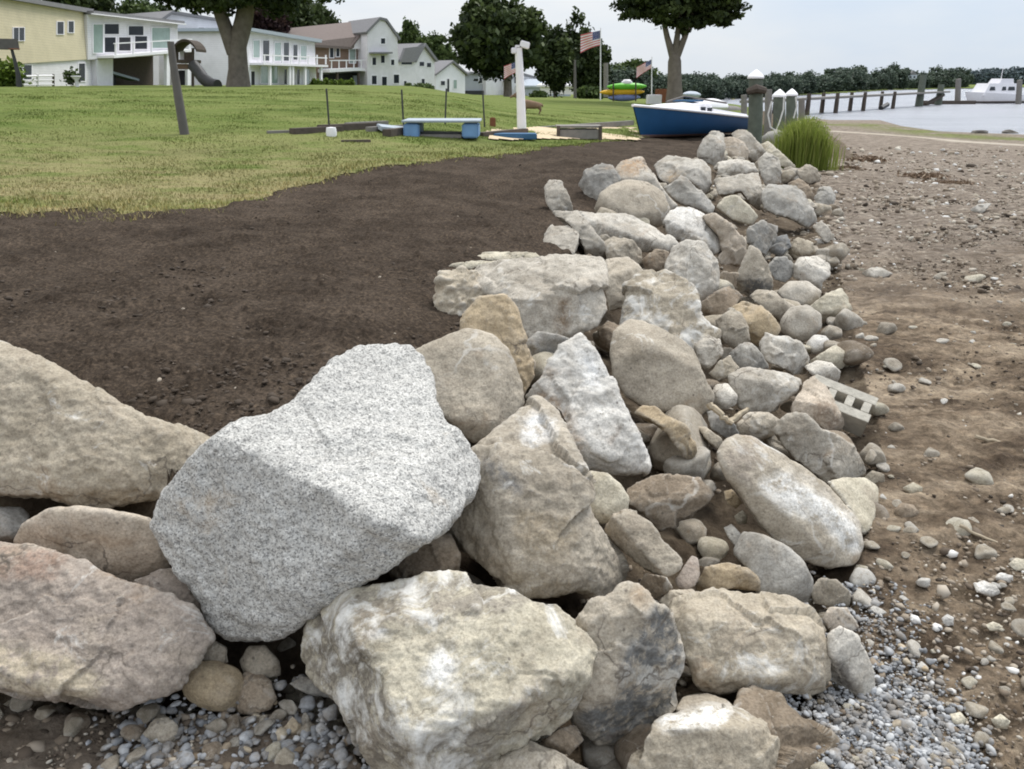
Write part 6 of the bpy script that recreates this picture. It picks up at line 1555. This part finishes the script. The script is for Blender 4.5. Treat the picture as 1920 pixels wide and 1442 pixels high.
for x in range(600, 726, 14): f.rect(MB(), x, 114, x + 1.4, 131, 2.33, .1).build('rail_post', M['white'], b)
f.poly(MB(), [(600, 168), (600, 140), (660, 136), (705, 138), (705, 168)], .35, .3).build('deck_shade_sheet', M['dark'], h)  # near-black sheet painting in the shade below the deck
f.rect(MB(), 658, 142, 688, 168, .6, .2).build('garage_door', M['paleblue'], h)
for x in (612, 652, 704, 722): f.rect(MB(), x, 136, x + 3, 168, 2.2, .25).build('post', M['white'] if x > 700 else M['darkwood'], h)
# 6 small grey roofed house
def gabled(label, pxl, pxr, ybase, yeave, yridge, Yl, Yr, wall, roof, wins, peak=None, roofside=None):
    h = house(label, (pxl + pxr) / 2, (Yl + Yr) / 2, group=GR); f = Facade(pxl, Yl, pxr, Yr); pk = peak or (pxl + pxr) / 2
    f.poly(MB(), [(pxl, ybase + 3), (pxl, yeave), (pk, yridge), (pxr, yeave), (pxr, ybase + 3)], 0, 9).build('wall', M[wall], h)
    f.poly(MB(), [(pxl - 3, yeave + 2), (pk, yridge), (pxr + 3, yeave + 2), (pxr + 3, yeave - 1.5), (pk, yridge - 4), (pxl - 3, yeave - 1.5)], .5, 10).build('roof', M[roof], h)
    for x0, y0, x1, y1, mt in wins: f.window(h, x0, y0, x1, y1, mt, fw=1)
    return h, f
h = house('small white house with a grey gabled roof and a dark upper window band', 782, 150, group=GR); f = Facade(748, 148, 815, 156)
f.poly(MB(), [(748, 170), (748, 112), (790, 84), (794, 84), (815, 114), (815, 172)], 0, 9).build('wall', M['clap'], h)
f.poly(MB(), [(746, 117), (777, 117), (792, 86), (756, 90)], .5, .5).build('roof', M['roofgrey'], h); f.poly(MB(), [(744, 113), (789, 81), (794, 81), (792, 87), (748, 117)], .25, 9.7).build('back_roof', M['roofgrey'], h)
f.poly(MB(), [(776, 116), (793, 87), (815, 116), (818, 114), (794, 81), (774, 113)], .55, 9).build('gable_roof', M['roofgrey'], h)
for x0, y0, x1, y1 in ((752, 116, 772, 121), (786, 116, 795, 124), (800, 118, 808, 126), (757, 152, 762, 160), (790, 148, 796, 160)): f.window(h, x0, y0, x1, y1, 'glass', fw=1)
gabled('white cottage with a low tan patched roof right of the small grey roofed house', 816, 872, 176, 140, 117, 158, 166, 'white', 'roofgrey', [(826, 152, 834, 160, 'glass'), (838, 148, 842, 172, 'glass'), (850, 150, 856, 166, 'paleglass')], 846)
h, f = gabled('long grey house with a white gabled wing below the huge maple', 870, 952, 179, 143, 138, 170, 182, 'greysiding', 'roofgrey', [(898, 146, 904, 156, 'glass')], 880)
f.poly(MB(), [(905, 182), (905, 142), (924, 126), (944, 146), (948, 182)], .8, 5).build('gable_wing', M['clap'], h); f.window(h, 930, 144, 934, 152, out=.8, fw=.8)
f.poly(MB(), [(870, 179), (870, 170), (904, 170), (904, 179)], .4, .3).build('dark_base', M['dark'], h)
gabled('white house partly hidden by the white post, with a pale porch', 956, 1024, 184, 152, 138, 178, 184, 'white', 'roofgrey', [(964, 144, 968, 156, 'glass'), (986, 160, 996, 170, 'glass'), (1004, 166, 1016, 178, 'dark')], 968)
gabled('low pale blue cottage right of the white post', 1022, 1070, 184, 162, 152, 172, 176, 'paleblue', 'paleblue', [(1030, 166, 1034, 180, 'glass'), (1050, 167, 1055, 178, 'glass')], 1036)
gabled('small white shed at the foot of the bare pale pole', 1076, 1098, 174, 161, 158, 160, 162, 'white', 'offwhite', [(1084, 164, 1090, 170, 'glass')])
# play tower with slide in front of house 3
q = wpt(350, 163, 62); q[2] = gz(350, 62); Y = 62
t = empty('play_tower', q, 'dark wooden play tower with an arched roof and a black tube slide', 'play tower')
def bp(x0, y0, x1, y1, Y0, dep): return bxpx(MB(), x0, y0, x1, y1, Y0, dep)
for x in (325, 359):
    for dY in (0, 1.4): bp(x, 90, x + 4, 164, Y + dY, .15).build('post', M['darkwood'], t)
V = []
arch = [(322 + 46 * k / 12, 92 - 19 * math.sin(math.pi * k / 12) ** .7) for k in range(13)]
pl = [wpt(x, y, Y - .2) for x, y in arch] + [wpt(x, y + 5, Y - .2) for x, y in arch[::-1]]
MB().prism(pl, (0, 2.0, 0)).build('roof', M['darkwood'], t)
bp(326, 112, 362, 118, Y - .05, 1.6).build('platform', M['darkwood'], t)
bp(328, 96, 334, 112, Y + .05, .1).build('panel', M['darkwood'], t); bp(345, 98, 362, 113, Y + .05, .1).build('panel', M['darkwood'], t)
bp(328, 120, 362, 130, Y + .1, .12).build('panel', M['brownside'], t); bp(331, 132, 346, 160, Y + .5, .12).build('panel', M['dark'], t)
MB().tube([wpt(362, 122, Y), wpt(372, 134, Y - .3), wpt(382, 148, Y - .7), wpt(396, 158, Y - 1.2), wpt(408, 161, Y - 1.5)], .42, 10).build('slide', M['steel'], t, smooth=True)
bp(337, 96, 347, 112, Y + .9, .05).build('banner', M['white'], t)
# garden bits
p = G(147, 170) if False else wpt(147, 172, 56); t = empty('planter', p, 'small white pedestal planter with a round plant on the lawn edge', 'planter')
MB().lathe(p - np.array([0, 0, .1]), [(.25, 0), (.22, .1), (.1, .3), (.12, .8), (.3, 1.0), (.28, 1.05)], 10).build('pedestal', M['white'], t, smooth=True)
rg = np.random.default_rng(3); V, F = leafcloud(rg.normal(0, .22, (300, 3)) + wpt(134, 146, 56.5), .12, rg); mesh_np('foliage', V, F, M['leafmid'], parent=t, loc=p, attrs={'tone': np.repeat(rg.random(300), 4)})
def shrub(px0, px1, y0, y1, Y, label, mat='shrub', n=1600, lf=.16):
    rg = np.random.default_rng(int(abs(px0))); P, tn = [], []; k = max(1, int(round((px1 - px0) / max(6, (y1 - y0) * 1.2))))
    bl = [blob(px0 + (px1 - px0) * (i + .5) / k, (y0 + y1) / 2 + 1, Y, (px1 - px0) / k * .55, (y1 - y0) * .55, n // k) for i in range(k)]
    P, tn = crown_pts(bl, rg, 22, .22); V, F = leafcloud(P, lf, rg, .5); base = wpt((px0 + px1) / 2, y1, Y)
    o = mesh_np('shrub', V, F, M[mat], loc=base, attrs={'tone': np.repeat(tn, 4)}); tag(o, label, 'shrub')
shrub(-30, 27, 122, 168, 55, 'tall bright green hedge at the far left edge beside the cream house', n=2600)
shrub(586, 618, 150, 165, 108, 'round bright green shrub, left of the three before the brown roofed house', lf=.2)
shrub(612, 642, 151, 165, 109, 'round bright green shrub, middle of the three before the brown roofed house', lf=.2)
shrub(638, 664, 151, 165, 110, 'round bright green shrub, right of the three before the brown roofed house', lf=.2)
shrub(756, 812, 158, 172, 128, 'long low dark green shrub below the small grey roofed house', 'leafmid', lf=.25)
shrub(1085, 1130, 166, 182, 95, 'low dark shrubs at the foot of the large flag pole', 'leafmid', lf=.25)
shrub(1000, 1020, 172, 184, 110, 'small dark shrub beside the white house behind the post', 'leafmid', lf=.25)

# ------------------------------------------------------------------ far shore
FAR = []
def far_trees():
    rg = np.random.default_rng(77)
    prof = [(1120, 124), (1150, 120), (1190, 122), (1215, 132), (1300, 138), (1400, 141), (1440, 140), (1490, 134), (1540, 134), (1575, 128), (1602, 120), (1635, 136), (1665, 126), (1692, 119), (1705, 136), (1735, 134), (1765, 126), (1798, 121), (1815, 134)]
    px = [p[0] for p in prof]; py = [p[1] for p in prof]
    protos = []
    for k in range(5):
        bl = [((0, 0, .52), (.42, .42, .42), 1500)] + [((rg.uniform(-.35, .35), rg.uniform(-.3, .3), rg.uniform(.4, .8)), (.2, .2, .17), 320) for _ in range(5)] + [((0, 0, .12), (.36, .36, .16), 350)]
        P, tn = crown_pts(bl, rg, 40, .2); V, F = leafcloud(P, .05, rg, .5)
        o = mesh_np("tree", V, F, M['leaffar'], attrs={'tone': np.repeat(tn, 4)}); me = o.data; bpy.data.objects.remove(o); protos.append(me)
    def Yb(x): return float(np.interp(x, [1100, 1300, 1400, 1500, 1660, 1820, 1930], [135, 150, 185, 232, 400, 600, 760]))
    for row in (0, 1):
        x = 1122 + 7 * row
        while x < 1822:
            Y = Yb(x) * (1.0 + .10 * row) + rg.uniform(0, 6); top = np.interp(x, px, py) + rg.uniform(-4, 6) * rg.random() ** .5 + (0 if row else 9)
            p = wpt(x, top, Y); gzv = max(ZW + .3, float(zt(np.array([p[0]]), np.array([p[1]]))[0])) - .3; H = p[2] - gzv
            if H > 1:
                o = bpy.data.objects.new("tree", protos[rg.integers(5)]); C.objects.link(o); o.location = (p[0], p[1], gzv); wd = H * rg.uniform(.75, 1.6)
                o.scale = (wd, wd, H); o.rotation_euler = (0, 0, rg.uniform(0, 6.28))
                z = 'behind the shade tree and the kayaks' if x < 1400 else ('on the far bank behind the pier' if x < 1640 else 'on the farthest dark headland above the water')
                tag(o, f"round {'taller back row' if row else 'lower front row'} tree {z}", 'tree', 'trees along the far bank')
            x += rg.uniform(9, 22)
    # the blue, hazier land at the far right
    for i in range(26):
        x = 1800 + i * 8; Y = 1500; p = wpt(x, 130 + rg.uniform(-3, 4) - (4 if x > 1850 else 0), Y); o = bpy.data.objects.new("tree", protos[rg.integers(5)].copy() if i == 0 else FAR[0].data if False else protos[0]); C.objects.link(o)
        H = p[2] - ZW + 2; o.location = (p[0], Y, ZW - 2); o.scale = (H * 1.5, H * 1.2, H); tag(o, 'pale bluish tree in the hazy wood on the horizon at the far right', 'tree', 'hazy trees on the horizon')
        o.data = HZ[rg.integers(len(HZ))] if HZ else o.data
HZ = []
def hz():
    rg = np.random.default_rng(78)
    for k in range(3):
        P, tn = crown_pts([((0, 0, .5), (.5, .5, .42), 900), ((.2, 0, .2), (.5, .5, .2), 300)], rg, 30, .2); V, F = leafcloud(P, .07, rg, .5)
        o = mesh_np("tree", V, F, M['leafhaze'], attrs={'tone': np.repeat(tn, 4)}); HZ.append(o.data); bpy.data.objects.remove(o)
hz(); far_trees()
def far_house(px0, px1, y0, y1, Y, mat, label):
    c = wpt((px0 + px1) / 2, y1, Y); w_ = (px1 - px0) / FPX * Y; hh = (y1 - y0) / FPX * Y; t = empty('house', c, label, 'house', 'houses on the far bank')
    MB().box(c + np.array([0, 3, hh * .3]), (w_, 6, hh * .75), 0).build('wall', M[mat], t)
    a = c + np.array([-w_ * .54, -.2, hh * .64]); MB().prism([a, a + np.array([w_ * 1.08, 0, 0]), a + np.array([w_ * .54, 0, hh * .4])], (0, 6.5, 0)).build('roof', M['roofgrey'], t)
    for k in (-.25, .2): MB().box(c + np.array([w_ * k, -.03, hh * .35]), (w_ * .2, .1, hh * .22)).build('window', M['glass'], t)
far_house(1336, 1350, 164, 186, 176, 'white', 'small white house across the water behind the overturned dinghy')
far_house(1348, 1360, 168, 186, 178, 'offwhite', 'narrow white house across the water left of the thick piling')
far_house(1569, 1585, 144, 162, 335, 'paleblue', 'pale house among the trees of the far bank above the pier')
far_house(1703, 1718, 136, 150, 485, 'paleblue', 'whitish house between the trees of the far headland')
far_house(1606, 1612, 138, 150, 372, 'offwhite', 'tiny white gable high among the trees of the far bank')
